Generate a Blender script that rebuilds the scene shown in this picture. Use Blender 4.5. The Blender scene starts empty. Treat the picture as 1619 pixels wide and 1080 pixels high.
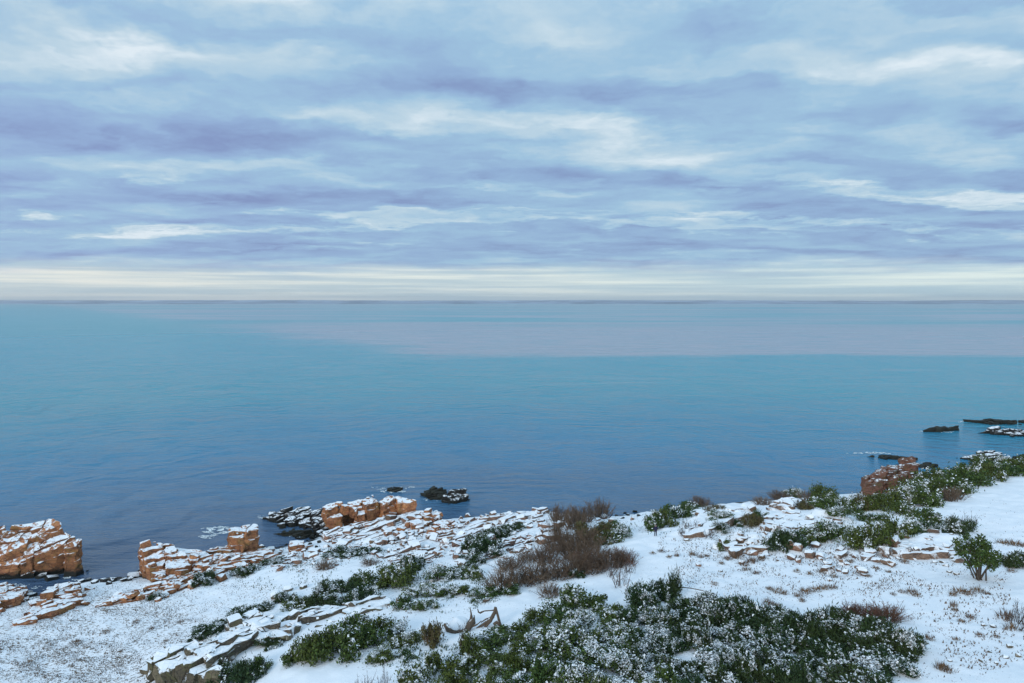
import bpy, bmesh, math, random
import numpy as np
from mathutils import Vector, Matrix, Euler

random.seed(7)
rng = np.random.default_rng(11)
scene = bpy.context.scene
col = scene.collection

# ------------------------------------------------------------------ camera
CAM_H, PITCH, FPX = 45.0, math.radians(3.24), 1114.0
cam_d = bpy.data.cameras.new('camera')
cam_d.sensor_width = 36.0
cam_d.lens = FPX / 1619.0 * 36.0
cam_d.clip_start = 0.5
cam_d.clip_end = 90000.0
cam = bpy.data.objects.new('camera', cam_d)
col.objects.link(cam)
cam.location = (0, 0, CAM_H)
cam.rotation_euler = (math.pi / 2 - PITCH, 0, 0)
scene.camera = cam

# ------------------------------------------------------------------ node helper
class NT:
    def __init__(self, tree):
        self.t = tree
        tree.nodes.clear()
    def n(self, kind, **kw):
        nd = self.t.nodes.new(kind)
        for k, v in kw.items():
            if k.startswith('i_'):
                key = k[2:]
                key = int(key) if key.isdigit() else key.replace('_', ' ')
                self.set(nd, key, v)
            else:
                setattr(nd, k, v)
        return nd
    def set(self, nd, key, v):
        s = nd.inputs[key]
        if isinstance(v, bpy.types.NodeSocket):
            self.t.links.new(v, s)
        elif isinstance(v, bpy.types.Node):
            self.t.links.new(v.outputs[0], s)
        else:
            s.default_value = v
    def math(self, op, a, b=0.0, c=0.0, clamp=False):
        nd = self.n('ShaderNodeMath', operation=op, use_clamp=clamp)
        self.set(nd, 0, a); self.set(nd, 1, b); self.set(nd, 2, c)
        return nd.outputs[0]
    def vmath(self, op, a, b=(0, 0, 0)):
        nd = self.n('ShaderNodeVectorMath', operation=op)
        self.set(nd, 0, a); self.set(nd, 1, b)
        return nd.outputs[0]
    def ss(self, x, lo, hi, a=0.0, b=1.0):
        nd = self.n('ShaderNodeMapRange', interpolation_type='SMOOTHSTEP')
        self.set(nd, 0, x); self.set(nd, 1, lo); self.set(nd, 2, hi); self.set(nd, 3, a); self.set(nd, 4, b)
        return nd.outputs[0]
    def mix(self, f, a, b, blend='MIX'):
        nd = self.n('ShaderNodeMix', data_type='RGBA', blend_type=blend)
        self.set(nd, 0, f)
        for key, v in ((6, a), (7, b)):
            if isinstance(v, tuple) and len(v) == 3:
                v = (*v, 1.0)
            self.set(nd, key, v)
        return nd.outputs[2]
    def noise(self, vec, scale, detail=3.0, rough=0.5, dist=0.0):
        nd = self.n('ShaderNodeTexNoise')
        if vec is not None:
            self.set(nd, 'Vector', vec)
        self.set(nd, 'Scale', scale); self.set(nd, 'Detail', detail)
        self.set(nd, 'Roughness', rough); self.set(nd, 'Distortion', dist)
        return nd.outputs[0]
    def mapping(self, vec, loc=(0, 0, 0), rot=(0, 0, 0), scale=(1, 1, 1)):
        nd = self.n('ShaderNodeMapping')
        self.set(nd, 0, vec); self.set(nd, 1, loc); self.set(nd, 2, rot); self.set(nd, 3, scale)
        return nd.outputs[0]

def srgb(r, g, b):
    f = lambda c: ((c / 255.0 + 0.055) / 1.055) ** 2.4 if c > 10 else c / 255.0 / 12.92
    return (f(r), f(g), f(b))

# ------------------------------------------------------------------ sky
SUN_EL, SUN_AZ = math.radians(20), math.radians(215)   # azimuth clockwise from +Y: behind the camera, to the left
world = bpy.data.worlds.new('World')
scene.world = world
world.use_nodes = True
w = NT(world.node_tree)
sky = w.n('ShaderNodeTexSky', sky_type='NISHITA', sun_disc=False)
sky.sun_elevation = SUN_EL
sky.sun_rotation = SUN_AZ
sky.air_density = 1.2
sky.dust_density = 1.5
geo = w.n('ShaderNodeTexCoord')
D = geo.outputs['Generated']
sep = w.n('ShaderNodeSeparateXYZ', i_0=D)
dx, dy, dz = sep.outputs
zc = w.math('MAXIMUM', dz, 0.0)
den = w.math('ADD', zc, 0.085)
cu = w.math('DIVIDE', dx, den)
cv = w.math('DIVIDE', dy, den)
P = w.n('ShaderNodeCombineXYZ', i_0=cu, i_1=cv, i_2=0.0).outputs[0]
# stratocumulus: lumpy rolls on a flat deck seen in perspective
warpn = w.n('ShaderNodeTexNoise', i_Scale=1.6, i_Detail=5.0, i_Roughness=0.6)
w.set(warpn, 'Vector', P)
warp = w.n('ShaderNodeVectorMath', operation='SCALE'); w.set(warp, 0, w.vmath('SUBTRACT', warpn.outputs['Color'], (0.5, 0.5, 0.5))); w.set(warp, 'Scale', 0.9)
Pq = w.vmath('ADD', P, warp.outputs[0])
def lumps(off):
    q = w.mapping(Pq, loc=(off[0], off[1], 0), rot=(0, 0, math.radians(-7)), scale=(0.55, 1.1, 1))
    vo = w.n('ShaderNodeTexVoronoi', feature='SMOOTH_F1', voronoi_dimensions='2D')
    w.set(vo, 'Vector', q); w.set(vo, 'Scale', 1.35); w.set(vo, 'Smoothness', 0.85); w.set(vo, 'Detail', 1.5); w.set(vo, 'Roughness', 0.45)
    return w.math('SUBTRACT', 0.55, vo.outputs['Distance'])
lA = lumps((0, 0)); lB = lumps((0.05, -0.20))
nL = w.noise(w.mapping(P, loc=(3.1, 7.7, 0), scale=(0.16, 0.34, 1)), 0.9, 3, 0.5)
nM = w.noise(w.mapping(P, loc=(5.1, 1.7, 0), scale=(0.50, 1.15, 1)), 1.0, 6, 0.58, 0.2)
nF = w.noise(w.mapping(Pq, loc=(9.3, 2.2, 1), scale=(1.0, 1.3, 1)), 2.6, 7, 0.6, 0.2)
relief = w.math('MULTIPLY', w.math('SUBTRACT', lB, lA), w.ss(zc, 0.06, 0.20, 0.35, 0.80))
br = w.math('ADD', w.math('MULTIPLY', lA, 0.30), relief)
br = w.math('ADD', br, w.math('MULTIPLY', w.math('SUBTRACT', nL, 0.5), 0.60))
br = w.math('ADD', br, w.math('MULTIPLY', w.math('SUBTRACT', nM, 0.5), 0.80))
br = w.math('ADD', br, w.math('MULTIPLY', w.math('SUBTRACT', nF, 0.5), 0.62))
deck = w.ss(zc, 0.08, 0.34, -0.06, 0.10)
br = w.math('ADD', w.math('ADD', br, 0.50), deck)
# lit tufts where the deck thins out in a belt above the pale strip
nT = w.noise(w.mapping(Pq, loc=(2.7, 5.2, 3), scale=(0.30, 1.15, 1)), 1.5, 6, 0.55, 0.2)
belt_ = w.math('MULTIPLY', w.ss(zc, 0.055, 0.085), w.ss(zc, 0.11, 0.19, 1.0, 0.2))
br = w.math('ADD', br, w.math('MULTIPLY', w.math('MULTIPLY', w.ss(nT, 0.52, 0.64), belt_), 0.38))
ramp = w.n('ShaderNodeValToRGB', i_0=br)
els = ramp.color_ramp.elements
els[0].position, els[0].color = 0.10, (*srgb(122, 142, 184), 1)
els[1].position, els[1].color = 0.95, (*srgb(214, 226, 234), 1)
for p_, c_ in ((0.34, (138, 168, 203)), (0.55, (151, 186, 212)), (0.76, (180, 203, 218))):
    e = els.new(p_); e.color = (*srgb(*c_), 1)
cloud = ramp.outputs[0]
# violet tone in parts of the deck
viol = w.ss(w.noise(w.mapping(P, loc=(1.5, 4.4, 0), scale=(0.12, 0.2, 1)), 1.0, 2), 0.50, 0.75)
az0 = w.math('DIVIDE', dx, w.math('MAXIMUM', dy, 0.05))
viol = w.math('MULTIPLY', w.math('MAXIMUM', viol, w.ss(az0, -0.75, 0.1, 0.75, 0.15)), w.ss(br, 0.35, 0.70, 1.0, 0.1))
cloud = w.mix(w.math('MULTIPLY', viol, 0.55), cloud, w.mix(1.0, cloud, (1.09, 0.93, 1.04), 'MULTIPLY'))
# pale clear strip under the deck, with a ragged edge and thin streaks
edge = w.math('ADD', zc, w.math('MULTIPLY', w.math('SUBTRACT', w.noise(w.mapping(P, scale=(0.30, 0.20, 1)), 1.4, 6, 0.62), 0.5), 0.060))
strip = w.ss(edge, 0.030, 0.058, 1.0, 0.0)
az = w.math('DIVIDE', dx, w.math('MAXIMUM', dy, 0.05))
zs = w.n('ShaderNodeCombineXYZ', i_0=w.math('MULTIPLY', az, 2.2), i_1=w.math('MULTIPLY', zc, 105.0), i_2=0.0).outputs[0]
streak = w.noise(zs, 1.0, 4, 0.55)
low = w.mix(w.ss(streak, 0.38, 0.66), srgb(184, 203, 214), srgb(232, 236, 232))
warm = w.mix(w.ss(az, -0.7, 0.7), (1.03, 1.0, 0.95), (0.94, 1.02, 1.01))
low = w.mix(1.0, low, warm, 'MULTIPLY')
cloud = w.mix(strip, cloud, low)
# whole sky: thin gaps let the clear Nishita sky through (both in the same units, Background strength 0.1)
SKY_S = 0.1
cl10 = w.vmath('MULTIPLY', cloud, (1 / SKY_S * 0.98,) * 3)
bright_up = w.ss(zc, 0.30, 0.95, 1.0, 1.55)         # overcast sky: the zenith is brighter than the horizon
vs = w.n('ShaderNodeVectorMath', operation='SCALE')
w.set(vs, 0, cl10); w.set(vs, 'Scale', bright_up)
gap = w.ss(nL, 0.55, 0.78, 0.98, 0.86)
tot = w.mix(gap, sky.outputs[0], vs.outputs[0])
bg = w.n('ShaderNodeBackground', i_0=tot, i_1=SKY_S)
w.n('ShaderNodeOutputWorld', i_0=bg.outputs[0])
world.cycles.sampling_method = 'MANUAL'
world.cycles.sample_map_resolution = 512

# ------------------------------------------------------------------ sun, exposure
sun_d = bpy.data.lights.new('sun', 'SUN')
sun_d.energy = 1.5
sun_d.angle = math.radians(14)
sun_d.color = (1.0, 0.93, 0.85)
sun = bpy.data.objects.new('sun', sun_d)
col.objects.link(sun)
sdir = Vector((math.sin(SUN_AZ) * math.cos(SUN_EL), math.cos(SUN_AZ) * math.cos(SUN_EL), math.sin(SUN_EL)))
sun.rotation_euler = (-sdir).to_track_quat('-Z', 'Y').to_euler()
vsx = scene.view_settings
vsx.view_transform = 'Standard'
vsx.look = 'None'
vsx.gamma = 1.0
vsx.exposure = 0.2
scene.cycles.use_denoising = True
scene.cycles.max_bounces = 5
scene.cycles.diffuse_bounces = 3
scene.cycles.glossy_bounces = 2
scene.cycles.volume_bounces = 0
scene.cycles.transparent_max_bounces = 4

# ------------------------------------------------------------------ numeric noise
_lat = rng.random((256, 256))
def vnoise(x, y):
    xi = np.floor(x).astype(int); yi = np.floor(y).astype(int)
    fx = x - xi; fy = y - yi
    fx = fx * fx * (3 - 2 * fx); fy = fy * fy * (3 - 2 * fy)
    g = lambda a, b: _lat[a & 255, b & 255]
    return (g(xi, yi) * (1 - fx) + g(xi + 1, yi) * fx) * (1 - fy) + (g(xi, yi + 1) * (1 - fx) + g(xi + 1, yi + 1) * fx) * fy
def fbm(x, y, oct=4):
    s = 0; a = 1.0; t = 0
    for k in range(oct):
        s = s + a * (vnoise(x * 2 ** k + 17.3 * k, y * 2 ** k + 5.1 * k) - 0.5); t += a; a *= 0.5
    return s / t

# ------------------------------------------------------------------ photograph geometry -> world
def ray(px, py):
    xc = (px - 809.5) / FPX; yc = (540.0 - py) / FPX
    return (xc, math.cos(PITCH) + yc * math.sin(PITCH), -math.sin(PITCH) + yc * math.cos(PITCH))
def at(px, py, z):
    d = ray(px, py); s = (z - CAM_H) / d[2]
    return np.array((d[0] * s, d[1] * s, z))

class RBF:
    def __init__(self, pts, smooth=0.0):
        self.p = np.array([(a[0], a[1]) for a in pts], float); z = np.array([a[2] for a in pts], float)
        n = len(z)
        r = np.hypot(self.p[:, None, 0] - self.p[None, :, 0], self.p[:, None, 1] - self.p[None, :, 1])
        A = np.zeros((n + 3, n + 3)); A[:n, :n] = r - smooth * np.eye(n) * 4
        A[:n, n] = 1; A[:n, n + 1:] = self.p; A[n, :n] = 1; A[n + 1:, :n] = self.p.T
        self.w = np.linalg.solve(A, np.concatenate([z, np.zeros(3)])); self.n = n
    def __call__(self, x, y):
        x = np.asarray(x, float); y = np.asarray(y, float)
        out = self.w[self.n] + self.w[self.n + 1] * x + self.w[self.n + 2] * y
        for i in range(self.n):
            out = out + self.w[i] * np.hypot(x - self.p[i, 0], y - self.p[i, 1])
        return out

LAND = [  # (px, py, height): ground heights read off the slope
 (-150,1160,3.2),(0,1120,3.2),(110,1110,3.2),(190,1100,3.2),(240,1110,3.3),(300,1120,4.0),(345,1150,5.0),(420,1110,8.0),(600,1110,10),(800,1130,11),(1000,1130,12),(1300,1130,13),(1619,1130,14),(1800,1110,15),
 (-120,1030,3),(0,1040,3),(100,1000,2.7),(200,980,2.8),(300,950,3.0),(160,1060,3.1),(250,1000,3.2),(330,920,2.9),(400,900,3.1),(450,885,2.8),(130,940,2.0),(210,935,1.6),(0,985,2.2),(60,970,2.2),(350,960,3.6),(420,930,3.8),
 (285,1032,5.2),(330,1030,6.8),(340,1005,6.2),(400,985,6.2),(450,960,5.8),(400,1050,7.6),(500,1060,8.8),
 (600,1000,8.8),(540,960,7.0),(480,1000,7.6),(620,915,6.2),(560,885,4.4),(500,905,4.4),(700,865,4.6),(640,860,4.0),(580,860,2.9),(540,850,2.0),(600,835,3.0),(660,830,3.4),(720,830,3.6),(760,900,7.4),(700,950,8.6),(780,980,9.5),(900,1000,11),(820,865,6.2),(780,830,4.6),(870,835,6),(858,806,5.4),(820,812,4.4),(930,860,7.2),(1000,900,9.3),(960,930,9.5),(1036,850,9),(1005,838,7),(950,826,4),(905,815,3.6),(480,870,1.9),
 (1100,860,9.3),(1100,900,10),(1100,1000,11.5),(1300,1000,12),(1200,850,9.8),(1200,900,10.3),(1300,900,10.8),(1300,840,10),(1250,812,9.2),(1150,810,8.2),(1075,815,7.0),(1400,870,10.6),(1500,900,11.3),(1600,950,12.3),(1500,1000,12.3),(1550,810,10.5),(1619,765,10.2),(1600,850,11),(1480,805,10),(1420,805,9.0),(1365,800,7.6),(1310,800,8.6),(1440,785,8.0),(1500,755,8.4),(1600,738,9),(1750,740,10),(1750,850,12),(1750,960,13.5),
]
SEA = [(170,905,-0.8),(170,918,0.2),(130,915,-.2),(210,916,0.1),(60,938,-0.4),(300,845,-3),(330,855,-1),(430,850,-1.5),(437,868,-0.2),(415,868,0.2),(500,835,-1),(470,848,-1),(490,858,0),(560,775,-4),(660,785,-3),(700,805,-2.5),(760,800,-2.5),(800,790,-3),(860,780,-3.2),(930,800,-2.2),(985,812,-0.4),(1010,815,0.2),(1050,775,-3),(1150,768,-3),(1250,755,-3),(1340,760,-3),(1300,750,-3.2),(1350,775,-1.5),(1450,732,-3),(1550,716,-3),(1619,706,-3),(1750,690,-3),(-150,860,-3),(0,800,-4),(60,800,-4),(110,860,-3),(-150,930,-1),(210,880,-2.5)]
ctrl = [tuple(at(px, py, z)) for px, py, z in LAND]
for px, py, z in SEA:
    a = at(px, py, 0); ctrl.append((a[0], a[1], z))
for x in (-160, -60, 60, 170):
    ctrl.append((x, 250 + abs(x) * .3, -8)); ctrl.append((x, 20, 4 + 8 * (x + 160) / 330)); ctrl.append((x, -60, 10 + 9 * (x + 160) / 330))
ctrl += [(-200, 130, -6), (-190, 60, 3), (220, 120, 13), (230, 180, 9), (235, 215, -3)]
base_h = RBF(ctrl, 0.15)

XS = np.concatenate([np.arange(-200, -92, 2.0), np.arange(-92, 124, 0.36), np.arange(124, 240, 2.0)])
YS = np.concatenate([np.arange(-60, 46, 2.0), np.arange(46, 172, 0.36), np.arange(172, 262, 2.0)])
GX, GY = np.meshgrid(XS, YS)
H = base_h(GX, GY)
H = H + 0.55 * fbm(GX / 7.0, GY / 7.0, 3) + 0.34 * fbm(GX / 1.7 + 40, GY / 1.7, 3)
# strike-aligned ledges in the rocky belt near the shore
strike = math.radians(42)
sx = GX * math.cos(strike) + GY * math.sin(strike); sy = -GX * math.sin(strike) + GY * math.cos(strike)
belt = np.clip((GY - 95) / 12, 0, 1) * np.clip((14 - GX) / 12, 0, 1) * np.clip((GX + 62) / 12, 0, 1)
saw = ((sy + 1.6 * fbm(sx / 9, sy / 4, 2) * 2) / 2.1) % 1.0
H = H + belt * 0.55 * (saw - 0.5)

for px, py, zb, dz_, rx_ in [(1120,822,9,1.3,5),(1165,806,9.5,1.5,5),(1230,835,10,1.1,5),(1285,822,10,1.3,6),(1320,826,10,1.0,4),(1420,862,11,.9,4),(1465,858,11,.9,5),(1520,862,11,.7,5),(1175,850,10,.9,3),(1200,858,10,.8,3),(1260,872,10.5,.9,3),(1240,798,9.5,1.0,3),(1350,870,10.6,.6,4),(1080,845,9,.6,4),(1150,840,9.5,.7,3)]:
    c0 = at(px, py, zb)
    q = np.hypot((GX - c0[0]) / rx_, (GY - c0[1]) / (rx_ * .8)); H = H + dz_ * np.exp(-q ** 2 * 1.6) * (1 + 1.1 * fbm(GX / 1.6, GY / 1.6, 2))
rough_r = np.clip((GX - 15) / 10, 0, 1) * np.clip((GY - 84) / 12, 0, 1) * np.clip((75 - GX) / 20, 0, 1)
H = H + rough_r * 0.75 * fbm(GX / 2.4 + 9, GY / 2.4, 3)
def h(x, y):
    x = np.asarray(x, float); y = np.asarray(y, float)
    i = np.clip(np.searchsorted(XS, x) - 1, 0, len(XS) - 2); j = np.clip(np.searchsorted(YS, y) - 1, 0, len(YS) - 2)
    fx = np.clip((x - XS[i]) / (XS[i + 1] - XS[i]), 0, 1); fy = np.clip((y - YS[j]) / (YS[j + 1] - YS[j]), 0, 1)
    return (H[j, i] * (1 - fx) + H[j, i + 1] * fx) * (1 - fy) + (H[j + 1, i] * (1 - fx) + H[j + 1, i + 1] * fx) * fy
TS = np.arange(46, 340, 0.3)
def hit(px, py):
    d = ray(px, py); k = 1.0 / d[1]
    x = d[0] * k * TS; y = TS; z = CAM_H + d[2] * k * TS
    b = np.nonzero(z <= np.maximum(h(x, y), 0.0))[0]
    i = b[0] if len(b) else len(TS) - 1
    return np.array((x[i], y[i], max(float(h(x[i], y[i])), 0.0)))
def to_px(x, y, z):
    f = y * math.cos(PITCH) - (z - CAM_H) * math.sin(PITCH); u = y * math.sin(PITCH) + (z - CAM_H) * math.cos(PITCH)
    return 809.5 + FPX * x / f, 540 - FPX * u / f

# ------------------------------------------------------------------ object helpers
def new_mesh(name, verts, faces, smooth=False):
    verts = np.asarray(verts, np.float32)
    m = bpy.data.meshes.new(name)
    if isinstance(faces, np.ndarray):
        n, k = faces.shape
        m.vertices.add(len(verts)); m.vertices.foreach_set('co', verts.ravel())
        m.loops.add(n * k); m.loops.foreach_set('vertex_index', faces.ravel().astype(np.int32))
        m.polygons.add(n)
        m.polygons.foreach_set('loop_start', np.arange(0, n * k, k, dtype=np.int32))
        m.polygons.foreach_set('loop_total', np.full(n, k, np.int32))
        if smooth:
            m.polygons.foreach_set('use_smooth', np.ones(n, bool))
        m.update(calc_edges=True)
    else:
        m.from_pydata(verts.tolist(), [], faces)
        if smooth:
            for p_ in m.polygons: p_.use_smooth = True
    return m
def link(name, mesh, mat=None, parent=None, loc=None, rot=None, scale=None):
    o = bpy.data.objects.new(name, mesh)
    col.objects.link(o)
    if mat and mesh and not mesh.materials:
        mesh.materials.append(mat)
    if parent: o.parent = parent
    if loc is not None: o.location = loc
    if rot is not None: o.rotation_euler = rot
    if scale is not None: o.scale = scale
    return o
def tag(o, label=None, cat=None, group=None, kind=None):
    if label: o['label'] = label
    if cat: o['category'] = cat
    if group: o['group'] = group
    if kind: o['kind'] = kind
    return o
ORD = 'first second third fourth fifth sixth seventh eighth ninth tenth eleventh twelfth thirteenth fourteenth fifteenth sixteenth seventeenth eighteenth nineteenth twentieth'.split()
def nth(i, n, what='from left'):
    if i == 0: return 'leftmost'
    if i == n - 1: return 'rightmost'
    return ORD[i] + ' ' + what

# ------------------------------------------------------------------ materials
def mat(name):
    m = bpy.data.materials.new(name); m.use_nodes = True
    return m, NT(m.node_tree)
def finish(t, color, rough=0.8, bump=None, bstr=0.5, bdist=0.1, spec=0.3, **kw):
    b = t.n('ShaderNodeBsdfPrincipled')
    t.set(b, 'Base Color', color if not (isinstance(color, tuple) and len(color) == 3) else (*color, 1))
    t.set(b, 'Roughness', rough); t.set(b, 'Specular IOR Level', spec)
    if bump is not None:
        bn = t.n('ShaderNodeBump', i_Height=bump, i_Strength=bstr, i_Distance=bdist)
        t.set(b, 'Normal', bn.outputs[0])
    t.n('ShaderNodeOutputMaterial', i_0=b.outputs[0])
    return b
SNOW = (0.80, 0.845, 0.89)

def rock_material(name, cols, snow_lo=0.50, snow_hi=0.74, namp=0.5, wet=None, lichen=None):
    m, t = mat(name)
    g = t.n('ShaderNodeNewGeometry'); pos = g.outputs['Position']
    info = t.n('ShaderNodeObjectInfo')
    n1 = t.noise(pos, 0.9, 5, 0.6); n2 = t.noise(pos, 4.5, 4, 0.65)
    c = t.mix(t.ss(n1, 0.35, 0.65), cols[0], cols[1])
    c = t.mix(t.ss(n2, 0.45, 0.75), c, cols[2])
    v = t.ss(info.outputs['Random'], 0, 1, 0.72, 1.22)
    vv = t.n('ShaderNodeCombineXYZ', i_0=v, i_1=v, i_2=v).outputs[0]
    c = t.mix(1.0, c, vv, 'MULTIPLY')
    if lichen:
        c = t.mix(t.math('MULTIPLY', t.ss(t.noise(pos, 0.55, 4, 0.6), 0.52, 0.66), 0.7), c, lichen)
    # dark crack lines
    vo = t.n('ShaderNodeTexVoronoi', feature='DISTANCE_TO_EDGE')
    t.set(vo, 'Vector', t.mapping(pos, rot=(0.15, 0.1, -0.75), scale=(0.8, 1.0, 1.6))); t.set(vo, 'Scale', 1.1)
    c = t.mix(t.ss(vo.outputs['Distance'], 0.0, 0.05, 0.75, 0.0), c, (0.03, 0.022, 0.02))
    z = t.n('ShaderNodeSeparateXYZ', i_0=pos).outputs[2]
    if wet is not None:   # tide-stained, weed-covered foot
        wz = t.math('ADD', z, t.math('MULTIPLY', t.math('SUBTRACT', n1, 0.5), 1.8))
        c = t.mix(t.ss(wz, wet, wet + 0.8, 1.0, 0.0), c, (0.012, 0.014, 0.012))
    nz = t.n('ShaderNodeSeparateXYZ', i_0=g.outputs['Normal']).outputs[2]
    ns = t.noise(pos, 1.7, 5, 0.65)
    sm = t.math('ADD', nz, t.math('MULTIPLY', t.math('SUBTRACT', ns, 0.5), namp))
    sm = t.ss(sm, snow_lo, snow_hi)
    if wet is not None:
        sm = t.math('MULTIPLY', sm, t.ss(z, 0.25, 0.7))
    c = t.mix(sm, c, SNOW)
    bh = t.math('ADD', t.math('MULTIPLY', n2, 0.6), t.math('MULTIPLY', t.ss(vo.outputs['Distance'], 0, 0.08), 0.5))
    finish(t, c, 0.85, bh, 0.6, 0.12)
    return m
M = {}
M['rock_red'] = rock_material('red gneiss', ((0.35, 0.152, 0.066), (0.22, 0.088, 0.048), (0.43, 0.225, 0.095)), 0.78, 0.92, 1.25, wet=0.6, lichen=(0.22, 0.13, 0.04))
M['rock_slab'] = rock_material('brown pink slab', ((0.22, 0.125, 0.085), (0.15, 0.095, 0.075), (0.29, 0.17, 0.11)), 0.42, 0.62, 0.85, lichen=(0.12, 0.10, 0.06))
M['rock_crag'] = rock_material('dark red crag', ((0.15, 0.066, 0.043), (0.095, 0.048, 0.034), (0.19, 0.10, 0.055)), 0.95, 1.05, 0.9, lichen=(0.09, 0.075, 0.03))
M['rock_olive'] = rock_material('olive rock', ((0.105, 0.088, 0.055), (0.065, 0.058, 0.040), (0.15, 0.12, 0.075)), 0.62, 0.80, 0.7, lichen=(0.085, 0.085, 0.035))
M['rock_snowy'] = rock_material('snowed-in rock', ((0.20, 0.13, 0.09), (0.14, 0.095, 0.07), (0.26, 0.17, 0.11)), 0.15, 0.40, 0.8)
M['rock_grey'] = rock_material('grey olive rock', ((0.155, 0.125, 0.09), (0.10, 0.088, 0.068), (0.21, 0.165, 0.115)), 0.45, 0.66, 0.5, lichen=(0.10, 0.10, 0.045))
M['rock_dark'] = rock_material('dark wet rock', ((0.022, 0.022, 0.02), (0.014, 0.015, 0.014), (0.04, 0.035, 0.028)), 0.84, 0.98, 0.9, wet=0.3)
M['rock_weed'] = rock_material('weedy wet rock', ((0.018, 0.022, 0.016), (0.010, 0.014, 0.010), (0.03, 0.03, 0.02)), 1.3, 1.5, 0.4)

# ground: snow over grass; "grass" attribute says how thin the snow lies
m, t = mat('snowy ground')
g = t.n('ShaderNodeNewGeometry'); pos = g.outputs['Position']
at_ = t.n('ShaderNodeAttribute', attribute_name='grass').outputs['Fac']
nz = t.n('ShaderNodeSeparateXYZ', i_0=g.outputs['Normal']).outputs[2]
nf = t.noise(t.mapping(pos, rot=(0, 0, -0.6), scale=(0.7, 1.25, 1)), 3.0, 6, 0.75); nm = t.noise(pos, 0.5, 4, 0.6)
th = t.math('ADD', t.math('MULTIPLY', at_, 0.215), t.math('MULTIPLY', t.math('SUBTRACT', nm, 0.5), 0.22))
sp = t.math('ADD', nf, th)
mask = t.ss(sp, 0.70, 0.79)
gcol = t.mix(t.noise(pos, 6.0, 3), (0.09, 0.062, 0.042), (0.16, 0.125, 0.085))
c = t.mix(mask, t.mix(t.ss(nm, 0.3, 0.7), (0.78, 0.825, 0.875), SNOW), gcol)
rockc = t.mix(t.noise(pos, 1.3, 5, 0.6), (0.12, 0.075, 0.055), (0.24, 0.145, 0.10))
steep = t.ss(t.math('ADD', nz, t.math('MULTIPLY', t.math('SUBTRACT', t.noise(pos, 1.6, 5, 0.65), 0.5), 0.5)), 0.60, 0.76, 1.0, 0.0)
c = t.mix(steep, c, rockc)
zz = t.n('ShaderNodeSeparateXYZ', i_0=pos).outputs[2]
c = t.mix(t.ss(t.math('ADD', zz, t.math('MULTIPLY', nm, 0.8)), 0.55, 1.0, 1.0, 0.0), c, (0.022, 0.02, 0.018))
finish(t, c, 0.75, t.math('ADD', nf, t.math('MULTIPLY', nm, 1.5)), 0.55, 0.10)
M['ground'] = m

def leaf_material(name, c1, c2, c3):
    m, t = mat(name)
    g = t.n('ShaderNodeNewGeometry'); info = t.n('ShaderNodeObjectInfo')
    n = t.noise(g.outputs['Position'], 1.1, 3, 0.6)
    c = t.mix(t.ss(n, 0.35, 0.65), c1, c2)
    c = t.mix(t.math('MULTIPLY', info.outputs['Random'], 0.55), c, c3)
    isl = g.outputs['Random Per Island']
    k = t.ss(isl, 0, 1, 0.6, 1.45)
    c = t.mix(1.0, c, t.n('ShaderNodeCombineXYZ', i_0=k, i_1=k, i_2=k).outputs[0], 'MULTIPLY')
    finish(t, c, 0.65, spec=0.25)
    return m
M['juniper'] = leaf_material('juniper needles', (0.016, 0.044, 0.018), (0.032, 0.064, 0.020), (0.046, 0.060, 0.016))
M['leafy'] = leaf_material('evergreen leaves', (0.022, 0.058, 0.014), (0.052, 0.088, 0.016), (0.080, 0.088, 0.014))
M['olive'] = leaf_material('olive foliage', (0.085, 0.075, 0.025), (0.06, 0.07, 0.022), (0.10, 0.08, 0.03))
M['twig_brown'] = leaf_material('brown twigs', (0.145, 0.095, 0.065), (0.095, 0.068, 0.048), (0.18, 0.125, 0.080))
M['twig_red'] = leaf_material('reddish twigs', (0.14, 0.062, 0.045), (0.11, 0.055, 0.04), (0.16, 0.09, 0.05))
M['twig_grey'] = leaf_material('grey twigs', (0.14, 0.115, 0.11), (0.10, 0.085, 0.08), (0.16, 0.12, 0.11))
M['grass'] = leaf_material('dry grass', (0.15, 0.085, 0.04), (0.105, 0.06, 0.035), (0.20, 0.13, 0.06))
M['specks'] = leaf_material('grass tips', (0.10, 0.065, 0.045), (0.07, 0.055, 0.04), (0.12, 0.08, 0.05))
m, t = mat('stem bark'); g = t.n('ShaderNodeNewGeometry')
finish(t, t.mix(t.noise(g.outputs['Position'], 8, 3), (0.05, 0.04, 0.03), (0.10, 0.08, 0.06)), 0.9); M['stem'] = m
m, t = mat('fresh snow'); g = t.n('ShaderNodeNewGeometry')
finish(t, t.mix(t.noise(g.outputs['Position'], 2, 3), (0.76, 0.81, 0.86), (0.83, 0.86, 0.90)), 0.7); M['snow'] = m

# ------------------------------------------------------------------ sea
m, t = mat('sea water')
g = t.n('ShaderNodeNewGeometry'); pos = g.outputs['Position']
sp3 = t.n('ShaderNodeSeparateXYZ', i_0=pos); X, Y = sp3.outputs[0], sp3.outputs[1]
dist = t.math('SQRT', t.math('ADD', t.math('MULTIPLY', X, X), t.math('MULTIPLY', Y, Y)))
patch = t.noise(t.mapping(pos, scale=(0.006, 0.012, 1)), 1.0, 5, 0.6)
off = t.math('MULTIPLY', t.math('SUBTRACT', patch, 0.5), 120.0)
dd = t.math('ADD', dist, off)
c = t.mix(t.ss(dd, 100, 230), (0.072, 0.108, 0.185), (0.020, 0.185, 0.350))     # shallow over stones -> deep
c = t.mix(t.ss(dd, 170, 400), c, (0.022, 0.270, 0.365))
c = t.mix(t.ss(dd, 500, 1500), c, (0.060, 0.300, 0.365))
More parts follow.
